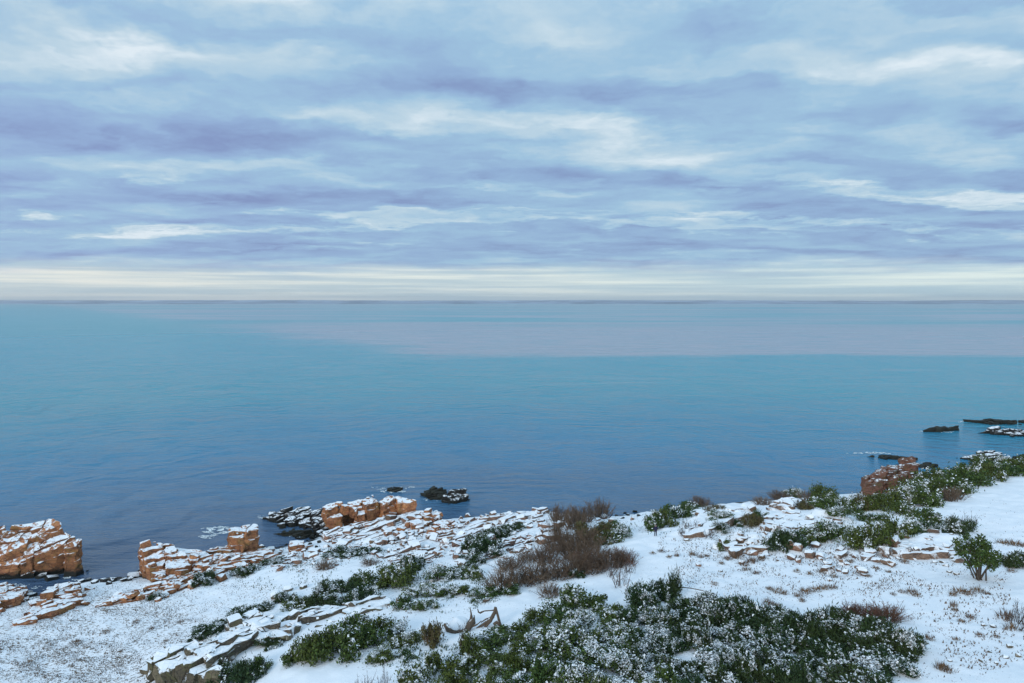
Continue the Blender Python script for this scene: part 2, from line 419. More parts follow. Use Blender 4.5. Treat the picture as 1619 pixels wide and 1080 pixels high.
# milky wind-ruffled water beyond a drifting front: stronger sky reflection put into its colour
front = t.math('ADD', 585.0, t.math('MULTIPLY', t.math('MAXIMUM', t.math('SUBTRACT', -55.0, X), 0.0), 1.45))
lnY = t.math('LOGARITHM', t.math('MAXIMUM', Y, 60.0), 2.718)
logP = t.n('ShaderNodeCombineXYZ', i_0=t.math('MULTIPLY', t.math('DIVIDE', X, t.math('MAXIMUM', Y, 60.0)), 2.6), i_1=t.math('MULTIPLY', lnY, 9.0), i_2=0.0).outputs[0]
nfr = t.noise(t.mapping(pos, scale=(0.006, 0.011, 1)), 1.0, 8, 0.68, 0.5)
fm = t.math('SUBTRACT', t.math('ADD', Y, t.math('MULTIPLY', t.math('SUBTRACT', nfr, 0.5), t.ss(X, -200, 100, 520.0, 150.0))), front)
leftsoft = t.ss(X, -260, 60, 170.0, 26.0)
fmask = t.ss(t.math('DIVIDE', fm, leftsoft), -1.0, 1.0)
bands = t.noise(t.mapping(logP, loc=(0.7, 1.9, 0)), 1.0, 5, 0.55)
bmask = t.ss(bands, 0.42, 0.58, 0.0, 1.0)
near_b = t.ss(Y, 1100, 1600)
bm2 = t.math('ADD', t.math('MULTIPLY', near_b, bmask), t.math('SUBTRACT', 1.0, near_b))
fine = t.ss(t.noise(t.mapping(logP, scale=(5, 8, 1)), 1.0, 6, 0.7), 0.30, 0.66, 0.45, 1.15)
milk_sheen = t.math('MULTIPLY', t.math('MULTIPLY', fmask, bm2), fine, clamp=True)
c = t.mix(milk_sheen, c, (0.310, 0.330, 0.395))
# paler threads mixed into the water colour
th2 = t.noise(t.mapping(logP, loc=(4.0, 1.0, 0), scale=(0.9, 2.4, 1)), 1.0, 5, 0.6, 0.3)
pale_thread = t.math('MULTIPLY', t.ss(th2, 0.60, 0.72), t.ss(Y, 170, 380, 0.0, 0.70))
c = t.mix(pale_thread, c, (0.24, 0.33, 0.39))
# waves: rings of swell bending round the point plus wind ripples
rv = t.vmath('SUBTRACT', pos, (5.0, 70.0, 0.0))
wv = t.n('ShaderNodeTexWave', wave_type='RINGS', rings_direction='SPHERICAL', wave_profile='SIN')
wn = t.n('ShaderNodeTexNoise', i_Scale=0.016, i_Detail=4.0, i_Roughness=0.55); t.set(wn, 'Vector', pos)
wsc = t.n('ShaderNodeVectorMath', operation='SCALE'); t.set(wsc, 0, t.vmath('SUBTRACT', wn.outputs['Color'], (0.5, 0.5, 0.5))); t.set(wsc, 'Scale', 95.0)
t.set(wv, 'Vector', t.vmath('ADD', rv, wsc.outputs[0])); t.set(wv, 'Scale', 0.030); t.set(wv, 'Distortion', 9.0); t.set(wv, 'Detail', 3.0); t.set(wv, 'Detail Scale', 0.35); t.set(wv, 'Detail Roughness', 0.6)
rip = t.noise(t.mapping(pos, rot=(0, 0, 0.12), scale=(0.30, 0.75, 1)), 1.0, 6, 0.62)
rip2 = t.noise(t.mapping(pos, rot=(0, 0, -0.2), scale=(0.035, 0.12, 1)), 1.0, 5, 0.6, 0.6)
rip3 = t.noise(t.mapping(pos, rot=(0, 0, 0.45), scale=(0.02, 0.075, 1)), 1.0, 3, 0.5, 0.4)
fade = t.ss(dist, 150, 2500, 1.0, 0.35)
hgt = t.math('ADD', t.math('ADD', t.math('MULTIPLY', t.math('MULTIPLY', wv.outputs['Fac'], t.ss(t.noise(pos, 0.022, 3, 0.5), 0.36, 0.68)), 0.85), t.math('MULTIPLY', rip, 1.25)), t.math('ADD', t.math('MULTIPLY', rip2, 2.0), t.math('MULTIPLY', rip3, 1.6)))
# wavelet slopes: short wind ripples plus arcs of swell bending round the point
def slopes(vec, scale, detail, k):
    nd = t.n('ShaderNodeTexNoise'); t.set(nd, 'Vector', vec); t.set(nd, 'Scale', scale); t.set(nd, 'Detail', detail); t.set(nd, 'Roughness', 0.62)
    v_ = t.vmath('MULTIPLY', t.vmath('SUBTRACT', nd.outputs['Color'], (0.5, 0.5, 0.5)), (1, 1, 0))
    sc = t.n('ShaderNodeVectorMath', operation='SCALE'); t.set(sc, 0, v_); t.set(sc, 'Scale', k); return sc.outputs[0]
rsep = t.n('ShaderNodeSeparateXYZ', i_0=t.vmath('ADD', rv, wsc.outputs[0]))
rad_ = t.math('SQRT', t.math('ADD', t.math('MULTIPLY', rsep.outputs[0], rsep.outputs[0]), t.math('MULTIPLY', rsep.outputs[1], rsep.outputs[1])))
ang_ = t.math('ARCTAN2', rsep.outputs[0], rsep.outputs[1])
arc = t.n('ShaderNodeCombineXYZ', i_0=t.math('MULTIPLY', ang_, 11.0), i_1=t.math('MULTIPLY', rad_, 0.14), i_2=0.0).outputs[0]
kf = t.ss(dist, 120, 1200, 0.95, 0.55)
slv = t.vmath('ADD', slopes(t.mapping(pos, rot=(0, 0, 0.1), scale=(0.14, 0.34, 1)), 1.0, 5.0, kf), slopes(arc, 1.0, 3.0, t.math('MULTIPLY', kf, 1.1)))
wnrm = t.n('ShaderNodeVectorMath', operation='NORMALIZE'); t.set(wnrm, 0, t.vmath('ADD', slv, (0, 0, 1)))
bn = t.n('ShaderNodeBump', i_Normal=wnrm.outputs[0], i_Height=hgt, i_Strength=t.math('MULTIPLY', fade, 0.85), i_Distance=1.0)
b = t.n('ShaderNodeBsdfPrincipled', i_Base_Color=c, i_Roughness=t.ss(dist, 100, 1500, 0.17, 0.30))
b.inputs['IOR'].default_value = 1.33
t.set(b, 'Normal', bn.outputs[0])
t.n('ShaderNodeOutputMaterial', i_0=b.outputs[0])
M['sea'] = m
ys = np.concatenate([np.arange(-200, 400, 40), np.geomspace(400, 24000, 40)])
xs = np.linspace(-1, 1, 41)
V = []; F = []
for y in ys:
    for x in xs:
        V.append((x * 24000 * (0.1 + 0.9 * max(0, y) / 24000) if y > 0 else x * 2400, y, 0.0))
nx_ = len(xs)
F = np.array([(j * nx_ + i, j * nx_ + i + 1, (j + 1) * nx_ + i + 1, (j + 1) * nx_ + i) for j in range(len(ys) - 1) for i in range(nx_ - 1)])
sea = link('sea', new_mesh('sea', V, F), M['sea']); tag(sea, kind='structure')

# ------------------------------------------------------------------ ground
ny, nx = H.shape
Vg = np.stack([GX, GY, H], -1).reshape(-1, 3)
idx = np.arange(nx * ny).reshape(ny, nx)
Fg = np.stack([idx[:-1, :-1], idx[:-1, 1:], idx[1:, 1:], idx[1:, :-1]], -1).reshape(-1, 4)
keep = H.reshape(-1)[Fg].max(1) > -2.5
gm = new_mesh('ground', Vg, Fg[keep], smooth=True)
PXg, PYg = to_px(GX, np.maximum(GY, 20), H)
def ell(cx, cy, rx, ry, soft=0.5):
    q = np.sqrt(((PXg - cx) / rx) ** 2 + ((PYg - cy) / ry) ** 2)
    return np.clip((1 + soft - q) / soft, 0, 1)
grass = 0.16 + 0.5 * np.clip(fbm(GX / 6 + 3, GY / 6, 3), 0, 1)
for e_ in ((120, 1010, 230, 75, .3, .85), (300, 955, 150, 45, .4, .6), (60, 1080, 220, 60, .3, .9), (470, 880, 70, 15, .5, .5), (620, 870, 120, 25, .5, .45), (700, 930, 90, 45, .5, .6), (640, 1035, 100, 30, .5, .55), (1230, 910, 200, 50, .6, .5), (1480, 930, 130, 50, .6, .36), (1500, 1010, 130, 70, .5, .4), (1120, 860, 100, 40, .5, .4), (1560, 830, 80, 40, .5, .25), (1330, 875, 90, 30, .5, .35), (900, 960, 90, 25, .5, .35), (780, 850, 80, 30, .5, .35)):
    grass = np.maximum(grass, ell(*e_[:5]) * e_[5])
attr = gm.attributes.new('grass', 'FLOAT', 'POINT')
attr.data.foreach_set('value', grass.reshape(-1).astype(np.float32))
ground = link('ground', gm, M['ground']); tag(ground, kind='structure')

# ------------------------------------------------------------------ far shore
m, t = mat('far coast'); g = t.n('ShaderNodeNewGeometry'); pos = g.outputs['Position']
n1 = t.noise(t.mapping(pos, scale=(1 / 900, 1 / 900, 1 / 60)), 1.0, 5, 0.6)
c = t.mix(t.ss(n1, 0.42, 0.58), (0.06, 0.11, 0.20), (0.28, 0.38, 0.52))  # blue of the distance haze put into the coast colours
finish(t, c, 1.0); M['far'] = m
def far_ridge(name, y0, y1, zmax, seed, lo):
    xs = np.linspace(-19000, 19000, 500); V = []; F = []
    prof = np.clip(0.5 + 1.1 * fbm(xs / 4200 + seed, np.full_like(xs, seed * 3.3), 4), 0.0, 1.2)
    fine = fbm(xs / 300 + seed, np.full_like(xs, seed), 2)
    nr = 6
    for k in range(nr):
        f = k / (nr - 1); y = y0 + (y1 - y0) * f
        zz = (lo + (zmax - lo) * prof + 10 * fine) * math.sin(f * math.pi * 0.5) - (0.5 if k == 0 else 0)
        for i, x in enumerate(xs): V.append((x, y + 500 * math.sin(x / 3100 + seed), zz[i]))
    n = len(xs)
    F = np.array([(j * n + i, j * n + i + 1, (j + 1) * n + i + 1, (j + 1) * n + i) for j in range(nr - 1) for i in range(n - 1)])
    o = link(name, new_mesh(name, V, F, True), M['far']); tag(o, kind='structure'); return o
far_ridge('far_shore', 13500, 15500, 40, 2.3, 10)
far_ridge('far_hills', 16500, 19500, 118, 5.9, 46)

# ------------------------------------------------------------------ haze
m = bpy.data.materials.new('haze'); m.use_nodes = True; t = NT(m.node_tree)
pv = t.n('ShaderNodeVolumePrincipled'); pv.inputs['Color'].default_value = (0.90, 0.95, 1.0, 1); pv.inputs['Density'].default_value = 0.000050
pv.inputs['Anisotropy'].default_value = 0.2
t.n('ShaderNodeOutputMaterial', i_1=pv.outputs[0]); M['haze'] = m
bm = bmesh.new(); bmesh.ops.create_cube(bm, size=1.0)
me = bpy.data.meshes.new('haze'); bm.to_mesh(me); bm.free()
hz = link('haze', me, M['haze'], loc=(0, 11900, 96), scale=(50000, 24600, 212)); tag(hz, 'thin bluish sea haze over the whole bay', kind='stuff')

# ------------------------------------------------------------------ rock pieces
def norm(a):
    return a / np.maximum(np.linalg.norm(a, axis=-1, keepdims=True), 1e-6)
def hull_mesh(name, pts):
    bm = bmesh.new()
    for p_ in pts: bm.verts.new(p_)
    r = bmesh.ops.convex_hull(bm, input=bm.verts)
    junk = list({e for e in r['geom_interior'] + r['geom_unused'] if isinstance(e, bmesh.types.BMVert)})
    if junk: bmesh.ops.delete(bm, geom=junk, context='VERTS')
    bmesh.ops.recalc_face_normals(bm, faces=bm.faces)
    m = bpy.data.meshes.new(name); bm.to_mesh(m); bm.free()
    return m
def block_points(r, cut=0.16, jit=0.11):
    pts = []
    for sx_ in (-1, 1):
        for sy_ in (-1, 1):
            for sz_ in (-1, 1):
                c0 = np.array((sx_ * (0.5 - r.random() * jit), sy_ * (0.5 - r.random() * jit), sz_ * (0.5 - r.random() * jit * 0.8)))
                for ax in range(3):
                    q = c0.copy(); q[ax] -= np.sign(q[ax]) * cut * (0.3 + r.random())
                    pts.append(tuple(q))
    return pts
def boulder_points(r, n=26):
    pts = []
    for i in range(n):
        v = r.normal(size=3); v /= np.linalg.norm(v)
        v = np.sign(v) * np.abs(v) ** 0.75
        pts.append(tuple(v * (0.42 + 0.12 * r.random())))
    return pts
r_ = np.random.default_rng(5)
BLOCK_PTS = [block_points(r_) for _ in range(14)]
BOULDER_PTS = [boulder_points(r_) for _ in range(12)]
_mesh_cache = {}
def rock_mesh(kind, i, matname):
    key = (kind, i, matname)
    if key not in _mesh_cache:
        pts = BLOCK_PTS[i] if kind == 'block' else BOULDER_PTS[i]
        me = hull_mesh(kind, pts); me.materials.append(M[matname]); _mesh_cache[key] = me
    return _mesh_cache[key]

def hull2d(pts):
    pts = sorted(set(map(tuple, pts)))
    def half(ps):
        o = []
        for p_ in ps:
            while len(o) >= 2 and (o[-1][0] - o[-2][0]) * (p_[1] - o[-2][1]) - (o[-1][1] - o[-2][1]) * (p_[0] - o[-2][0]) <= 0: o.pop()
            o.append(p_)
        return o
    a = half(pts); b = half(pts[::-1])
    return np.array(a[:-1] + b[:-1])
def inside(poly, x, y, grow=0.0):
    n = len(poly)
    for i in range(n):
        a = poly[i]; b = poly[(i + 1) % n]
        ex, ey = b - a; L = math.hypot(ex, ey)
        if ((ex) * (y - a[1]) - (ey) * (x - a[0])) / L < -grow: return False
    return True

from mathutils import noise as mnoise
def clip_poly(poly, p0, nrm):
    """split a convex polygon by the line through p0 with normal nrm -> (left, right)"""
    d = (poly - p0) @ nrm; A = []; B = []
    n = len(poly)
    for i in range(n):
        j = (i + 1) % n
        if d[i] >= 0: A.append(poly[i])
        if d[i] <= 0: B.append(poly[i])
        if d[i] * d[j] < 0:
            q = poly[i] + (poly[j] - poly[i]) * (d[i] / (d[i] - d[j])); A.append(q); B.append(q)
    return np.array(A), np.array(B)
def area(p_):
    x, y = p_[:, 0], p_[:, 1]; return 0.5 * abs(np.dot(x, np.roll(y, -1)) - np.dot(y, np.roll(x, -1)))
def block_mesh(bot, top, amp, seed, mat_):
    """jointed block: polygon rings bottom and top, edges nicked, faces roughened by coherent noise"""
    n = len(bot)
    c = np.concatenate([bot, top]).mean(0)
    bm = bmesh.new()
    cut = 0.10
    pts = []
    for ring in (bot, top):
        cc = ring.mean(0)
        for i in range(n):
            e0 = ring[i] + (ring[(i + 1) % n] - ring[i]) * cut; e1 = ring[i] + (ring[i - 1] - ring[i]) * cut
            pts += [e0, e1]
    lift = (top[:, 2].mean() - bot[:, 2].mean())
    vs_ = [bm.verts.new(p_) for p_ in pts]
    r0, r1 = vs_[:2 * n], vs_[2 * n:]
    # top cap pulled in a little so the rim is chipped, not razor sharp
    ct = top.mean(0); ins = [bm.verts.new(np.array(v.co) * 0.86 + ct * 0.14 + np.array((0, 0, 0.05 * lift))) for v in r1]
    k = 2 * n
    order = []
    for i in range(n): order += [2 * i + 1, 2 * i]
    for i in range(k):
        i0, i1 = order[i], order[(i + 1) % k]
        try:
            bm.faces.new((r0[i0], r0[i1], r1[i1], r1[i0])); bm.faces.new((r1[i0], r1[i1], ins[i1], ins[i0]))
        except ValueError: pass
    try: bm.faces.new([ins[i] for i in order])
    except ValueError: pass
    big = [e for e in bm.edges if e.calc_length() > 0.6]
    bmesh.ops.subdivide_edges(bm, edges=big, cuts=1, use_grid_fill=True)
    big = [e for e in bm.edges if e.calc_length() > 0.95]
    if big: bmesh.ops.subdivide_edges(bm, edges=big, cuts=1, use_grid_fill=True)
    bmesh.ops.triangulate(bm, faces=bm.faces)
    for v in bm.verts:
        nv = mnoise.noise_vector(Vector((v.co.x * 0.9 + seed, v.co.y * 0.9, v.co.z * 1.3))) * amp + mnoise.noise_vector(Vector((v.co.x * 2.6 + seed, v.co.y * 2.6, v.co.z * 3.1))) * (amp * 0.7)
        v.co += Vector((nv.x, nv.y, nv.z * 0.6)); v.co -= Vector(c)
    bmesh.ops.recalc_face_normals(bm, faces=bm.faces)
    m = bpy.data.meshes.new('rock_block'); bm.to_mesh(m); bm.free(); m.materials.append(mat_)
    return m, c
NBLK = [0]
def outcrop(label, pts, material, cell=(1.9, 1.3), thick=1.0, ang=40, step=0.5, tilt=6, grow=0.4, lift=0.0, drop=0.10, name='rock_outcrop', group=None, seed=0, fill=1.0, maxlay=6, amp=0.33, rubble=0.8):
    r = np.random.default_rng(100 + seed + len(pts) * 7 + int(abs(pts[0][0])))
    W = [at(px, py, z) for px, py, z in pts]
    top = RBF([tuple(a) for a in W], 0.3)
    poly = hull2d([(a[0], a[1]) for a in W])
    cx, cy = poly.mean(0)
    dirs = norm(poly - np.array((cx, cy))); poly = poly + dirs * (grow + 0.5)
    z0 = max(float(h(cx, cy)), 0.0)
    root = link(name, None, loc=(cx, cy, z0)); tag(root, label, 'rock', group)
    target = cell[0] * cell[1] * 1.35; asp = cell[0] / cell[1]
    done = []
    def split(p_, depth=0):
        A = area(p_)
        if A < target * r.choice([0.45, 0.8, 1.3, 2.3]) or depth > 9 or len(p_) < 3:
            if A > 0.12 and len(p_) >= 3: done.append(p_)
            return
        an = math.radians(ang); u = np.array((math.cos(an), math.sin(an))); v = np.array((-u[1], u[0]))
        lu = np.ptp(p_ @ u); lv = np.ptp(p_ @ v) * asp
        jit = r.normal() * 0.17
        base_ = an if lu > lv * r.uniform(0.8, 1.25) else an + math.pi / 2
        nr = np.array((math.cos(base_ + jit), math.sin(base_ + jit)))
        pr = p_ @ nr; f = r.uniform(0.3, 0.7); mid = pr.min() + f * np.ptp(pr)
        p0 = p_.mean(0); p0 = p0 + nr * (mid - p0 @ nr)
        A_, B_ = clip_poly(p_, p0, nr)
        if len(A_) < 3 or len(B_) < 3: done.append(p_); return
        split(A_, depth + 1); split(B_, depth + 1)
    split(poly)
    for p_ in done:
        edge_d = min(((poly[(i + 1) % len(poly)] - poly[i])[0] * (p_.mean(0) - poly[i])[1] - (poly[(i + 1) % len(poly)] - poly[i])[1] * (p_.mean(0) - poly[i])[0]) / max(np.linalg.norm(poly[(i + 1) % len(poly)] - poly[i]), 1e-3) for i in range(len(poly)))
        rim = edge_d < 0.9 and len(done) > 12
        if r.random() > fill or (rim and r.random() < 0.33): continue
        # drop tiny edges
        q_ = [p_[i] for i in range(len(p_)) if np.linalg.norm(p_[i] - p_[i - 1]) > 0.18]
        if len(q_) < 3: continue
        p_ = np.array(q_)
        if (p_[1][0] - p_[0][0]) * (p_[2][1] - p_[1][1]) - (p_[1][1] - p_[0][1]) * (p_[2][0] - p_[1][0]) < 0: p_ = p_[::-1]
        c2 = p_.mean(0); st_ = (r.random() - 0.5) * 2 * step - (r.random() * 1.2 * step if rim else 0)
        tz = 0.55 * top(p_[:, 0], p_[:, 1]) + 0.45 * float(top(*c2)) + st_ + lift
        gx = (p_ - c2) @ np.array((math.cos(math.radians(ang)), math.sin(math.radians(ang)))); gy = (p_ - c2) @ np.array((-math.sin(math.radians(ang)), math.cos(math.radians(ang))))
        tz = tz + gx * math.tan(math.radians(r.normal() * tilt * .5)) + gy * (math.tan(math.radians(r.normal() * tilt * .6)) - drop * 0.6)
        gz = np.maximum(h(p_[:, 0], p_[:, 1]), -0.7)
        tz = np.maximum(tz, gz - 0.25)
        if (tz - gz).max() < 0.03: continue
        out_ = c2 + (p_ - c2)
        # how deep this column shows: lowest surface next to it
        ring = [c2 + (q - c2) * 1.35 for q in p_]
        low = min(min(float(top(q[0], q[1])) if inside(poly, q[0], q[1]) else -9.0 for q in ring) - step - 0.4, float(tz.min()) - 0.5)
        low = max(low, float(gz.min()) - 0.3)
        zt = tz.copy(); lay = 0
        while lay < maxlay and zt.mean() > low + 0.1:
            th = thick * r.uniform(0.55, 1.5)
            zb = zt - th
            if zb.mean() < low + 0.3 * thick or lay == maxlay - 1: zb = np.minimum(zt - 0.3, np.full(len(zt), low - 0.1))
            sc_ = 1.0 + (r.random() - 0.55) * 0.13 + 0.02 * lay
            pp = c2 + (p_ - c2) * sc_ + r.normal(size=2) * 0.05
            NBLK[0] += 1
            me, c3 = block_mesh(np.column_stack([pp, zb]), np.column_stack([pp, zt]), amp, 0.0, M[material])
            link('rock_block', me, parent=root, loc=(c3[0] - cx, c3[1] - cy, c3[2] - z0))
            zt = zb + 0.02; lay += 1
    # loose rubble lying on and around the outcrop
    bx0, by0 = poly.min(0) - 1.2; bx1, by1 = poly.max(0) + 1.2
    for _ in range(int(area(poly) * rubble)):
        x = r.uniform(bx0, bx1); y = r.uniform(by0, by1)
        if not inside(poly, x, y, 1.3): continue
        inn = inside(poly, x, y, -0.3)
        zg = max(float(h(x, y)), 0.0)
        z = max(float(top(x, y)), zg) if inn else zg
        w_ = 0.28 + 1.3 * r.random() ** 3
        link('stone', rock_mesh('boulder' if r.random() < .4 else 'block', int(r.integers(12)), material), parent=root, loc=(x - cx, y - cy, z - z0 + w_ * .12),
             rot=(r.normal() * .25, r.normal() * .25, r.random() * 6.28), scale=(w_ * 1.3, w_, w_ * r.uniform(.4, .8)))
    return root

# the orange crags along the shore
outcrop('high orange headland of snow-streaked ledges at the left edge, standing in the sea', [(-70,850,6),(0,845,6.2),(40,836,6.6),(75,827,7.2),(97,838,6.8),(112,848,6.2),(121,853,5.8),(112,858,5.6),(-70,905,1.4),(0,900,1.6),(40,896,1.7),(85,885,2.6),(60,862,5.0),(20,868,4.6)], 'rock_red', (2.6, 1.6), 1.15, 22, 0.55, 8, seed=1, grow=0.3, drop=0.0, rubble=0.35, amp=0.42)
outcrop('low snow-capped ledge at the left edge behind a dark gully', [(-60,935,1.8),(0,928,2.0),(30,922,1.8),(38,930,1.5),(0,955,2.4),(-60,965,2.6),(25,945,1.9)], 'rock_red', (1.7, 1.0), 0.7, 25, 0.25, 8, seed=2, grow=0.2)
outcrop('tumbled orange ledges with thick snow, in front of the dark pool at far left', [(88,920,2.8),(122,920,2.6),(126,948,3.0),(100,958,3.1),(60,958,2.9),(30,985,3.0),(5,1000,3.1),(60,972,3.1)], 'rock_red', (2.03, 1.23), 0.6, 35, 0.3, 9, seed=3, grow=0.2, lift=-0.12, rubble=0.6)
outcrop('orange crag with a sheer left face, right of the small inlet', [(226,862,4.8),(240,857,5.4),(262,858,5.2),(275,868,4.7),(318,872,4.0),(335,880,3.6),(232,885,3.6),(226,872,4.4),(300,898,3.4),(250,905,3.2),(345,890,3.5)], 'rock_red', (2.3, 1.6), 1.3, 30, 0.35, 6, seed=4, grow=0.15, rubble=0.4, amp=0.40)
outcrop('broken reddish slabs in snow at the foot of the crag by the inlet', [(215,930,2.9),(260,912,3.2),(330,900,3.4),(350,905,3.4),(300,925,3.3),(240,940,3.0),(175,950,2.7),(160,955,2.6)], 'rock_red', (1.6, 0.85), 0.5, 38, 0.22, 9, seed=5, grow=0.2, fill=0.75)
outcrop('single square orange rock tower rising beside the sea foam', [(363,836,5.9),(382,831,6.3),(402,830,6.2),(404,840,6.0),(384,846,5.8),(365,846,5.6)], 'rock_red', (1.7, 1.5), 1.2, 15, 0.4, 3, seed=6, grow=0.0, rubble=0.2, amp=0.5)
outcrop('snowy stepped slabs below the square rock tower', [(300,882,3.5),(345,866,3.2),(420,868,2.8),(430,880,3.0),(390,890,3.4),(350,895,3.4),(400,872,3.2)], 'rock_red', (2.43, 1.04), 0.5, 32, 0.2, 8, seed=7, grow=0.3, lift=-0.12, rubble=0.6)
outcrop('small square snow-topped stack on the shore between two crags', [(461,856,3.4),(476,855,3.4),(478,862,3.0),(462,864,3.0)], 'rock_red', (1.3, 1.0), 0.6, 20, 0.12, 4, seed=8, grow=0.1)
outcrop('long orange ridge of upright jointed blocks above black rocks', [(514,803,4.8),(530,796,5.6),(560,792,6.0),(588,785,6.6),(608,781,7.2),(613,786,6.9),(638,787,6.6),(654,797,5.8),(640,803,5.2),(605,802,5.2),(570,808,4.9),(540,812,4.5),(520,815,4.0)], 'rock_red', (1.9, 1.7), 1.8, 28, 0.55, 6, seed=9, grow=0.15, rubble=0.3, amp=0.40)
outcrop('snowy ledges stepping down in front of the long orange ridge', [(515,840,2.4),(560,832,3.2),(620,815,3.9),(655,808,4.6),(690,812,4.4),(690,822,4.2),(650,840,4.0),(600,850,3.4),(555,858,2.7),(525,852,2.0)], 'rock_slab', (2.70, 1.04), 0.6, 40, 0.24, 8, seed=10, grow=0.3, drop=0.12, lift=-0.12, rubble=0.6)
outcrop('block-topped orange ledge at the right end of the long ridge', [(640,830,4.4),(665,810,5.4),(688,806,5.2),(695,815,4.7),(670,828,4.5)], 'rock_red', (1.5, 1.1), 0.8, 34, 0.3, 6, seed=11, grow=0.1)
outcrop('reddish stacked blocks just right of the long ridge', [(680,836,4.8),(700,822,5.3),(716,826,5.0),(714,845,4.7),(690,848,4.6)], 'rock_red', (1.4, 1.0), 0.7, 36, 0.28, 7, seed=12, grow=0.1)
outcrop('wide snow-covered slabs tilted along the shore left of the brown thicket', [(720,828,4.5),(760,818,4.8),(805,809,5.0),(812,822,5.2),(780,845,5.4),(740,862,5.4),(705,868,5.0),(700,850,4.8)], 'rock_slab', (3.10, 1.30), 0.55, 42, 0.26, 7, seed=13, grow=0.3, drop=0.14, lift=-0.12, rubble=0.6)
outcrop('snowy shore slabs topped by a small orange knob', [(820,817,5.3),(838,806,5.7),(858,800,6.3),(870,808,6.0),(872,828,6.3),(835,848,6.3),(805,850,5.9)], 'rock_slab', (2.70, 1.30), 0.6, 42, 0.24, 6, seed=14, grow=0.3, drop=0.12, lift=-0.12, rubble=0.6)
outcrop('brown upright rock step standing out of the brown thicket', [(852,841,8.0),(871,835,8.2),(874,845,7.9),(856,852,7.6)], 'rock_slab', (1.5, 1.2), 1.0, 30, 0.2, 4, seed=15, grow=0.1)
outcrop('tilted pinkish slabs low on the slope beside the dark green bush', [(610,880,5.0),(650,862,4.8),(690,868,5.4),(680,890,6.4),(640,895,6.0)], 'rock_slab', (2.1, 0.8), 0.5, 42, 0.2, 8, seed=16, grow=0.2, fill=0.6, drop=0.14)
outcrop('pink-brown slab edge with snow between two green bushes', [(690,905,7.2),(712,890,7.2),(738,880,7.2),(735,893,7.4),(700,912,7.5)], 'rock_slab', (1.9, 0.7), 0.55, 40, 0.16, 6, seed=17, grow=0.1, drop=0.1)
outcrop('snowy rubble slope under the front ledges of the long ridge', [(520,862,2.2),(560,862,2.8),(620,850,3.8),(690,838,4.6),(700,850,4.8),(640,868,4.6),(580,878,4.0),(530,880,3.2)], 'rock_slab', (2.2, 1.1), 0.5, 42, 0.22, 10, seed=51, grow=0.3, fill=0.45, drop=0.12, rubble=0.7, lift=-0.15)
outcrop('scattered snowy rubble between the square stack and the green strip', [(440,878,2.9),(500,872,2.8),(540,882,3.8),(530,896,4.6),(470,902,4.0),(430,892,3.2)], 'rock_slab', (1.3, 0.8), 0.4, 40, 0.16, 10, seed=52, grow=0.3, fill=0.2, rubble=0.9)
outcrop('broken snowy ledges left of the brown rock step', [(720,872,5.8),(760,852,5.8),(830,850,6.4),(845,862,7.0),(800,880,7.2),(745,888,7.0)], 'rock_slab', (1.6, 0.8), 0.5, 42, 0.2, 9, seed=53, grow=0.3, fill=0.4, drop=0.12, rubble=0.9)
outcrop('loose rubble field in snow between boulder heap and boulder ledge', [(1310,872,11.2),(1400,868,11.4),(1430,885,11.6),(1400,902,11.7),(1320,905,11.5),(1290,890,11.3)], 'rock_snowy', (1.2, 0.9), 0.4, 30, 0.12, 12, seed=54, grow=0.3, fill=0.08, rubble=0.22)
# foreground ridge on the left
outcrop('dark olive rock face with snowy ledges at the bottom left', [(236,1046,6.0),(252,1030,6.6),(272,1015,7.2),(302,1010,7.6),(325,1022,7.9),(328,1046,7.7),(300,1050,7.2),(262,1056,6.4),(345,1062,8.0)], 'rock_olive', (2.2, 1.7), 2.2, 46, 0.4, 7, seed=18, grow=0.1, amp=0.45)
outcrop('long grey slab edge running up right from the olive rock face', [(318,1025,7.9),(350,1002,7.9),(385,995,8.0),(395,1005,8.2),(360,1022,8.2),(330,1042,8.2)], 'rock_grey', (3.0, 1.3), 0.9, 46, 0.2, 6, seed=19, grow=0.1, drop=0.1, amp=0.45, rubble=0.4)
outcrop('row of rounded grey blocks under snow above the foreground bushes', [(362,985,7.4),(395,970,7.6),(440,962,7.6),(468,985,8.2),(450,1000,8.4),(410,1003,8.2),(380,998,7.8)], 'rock_grey', (2.4, 1.6), 1.1, 44, 0.3, 8, seed=20, grow=0.1, fill=0.85, amp=0.5, rubble=0.3)
outcrop('snowy grey slabs beside the dark bush mass at lower left', [(470,970,7.6),(500,958,7.5),(545,950,7.6),(600,945,8.1),(610,955,8.3),(560,965,8.2),(500,982,8.2)], 'rock_grey', (3.2, 1.3), 0.8, 42, 0.22, 6, seed=21, grow=0.2, fill=0.8, drop=0.12, amp=0.45, rubble=0.3)
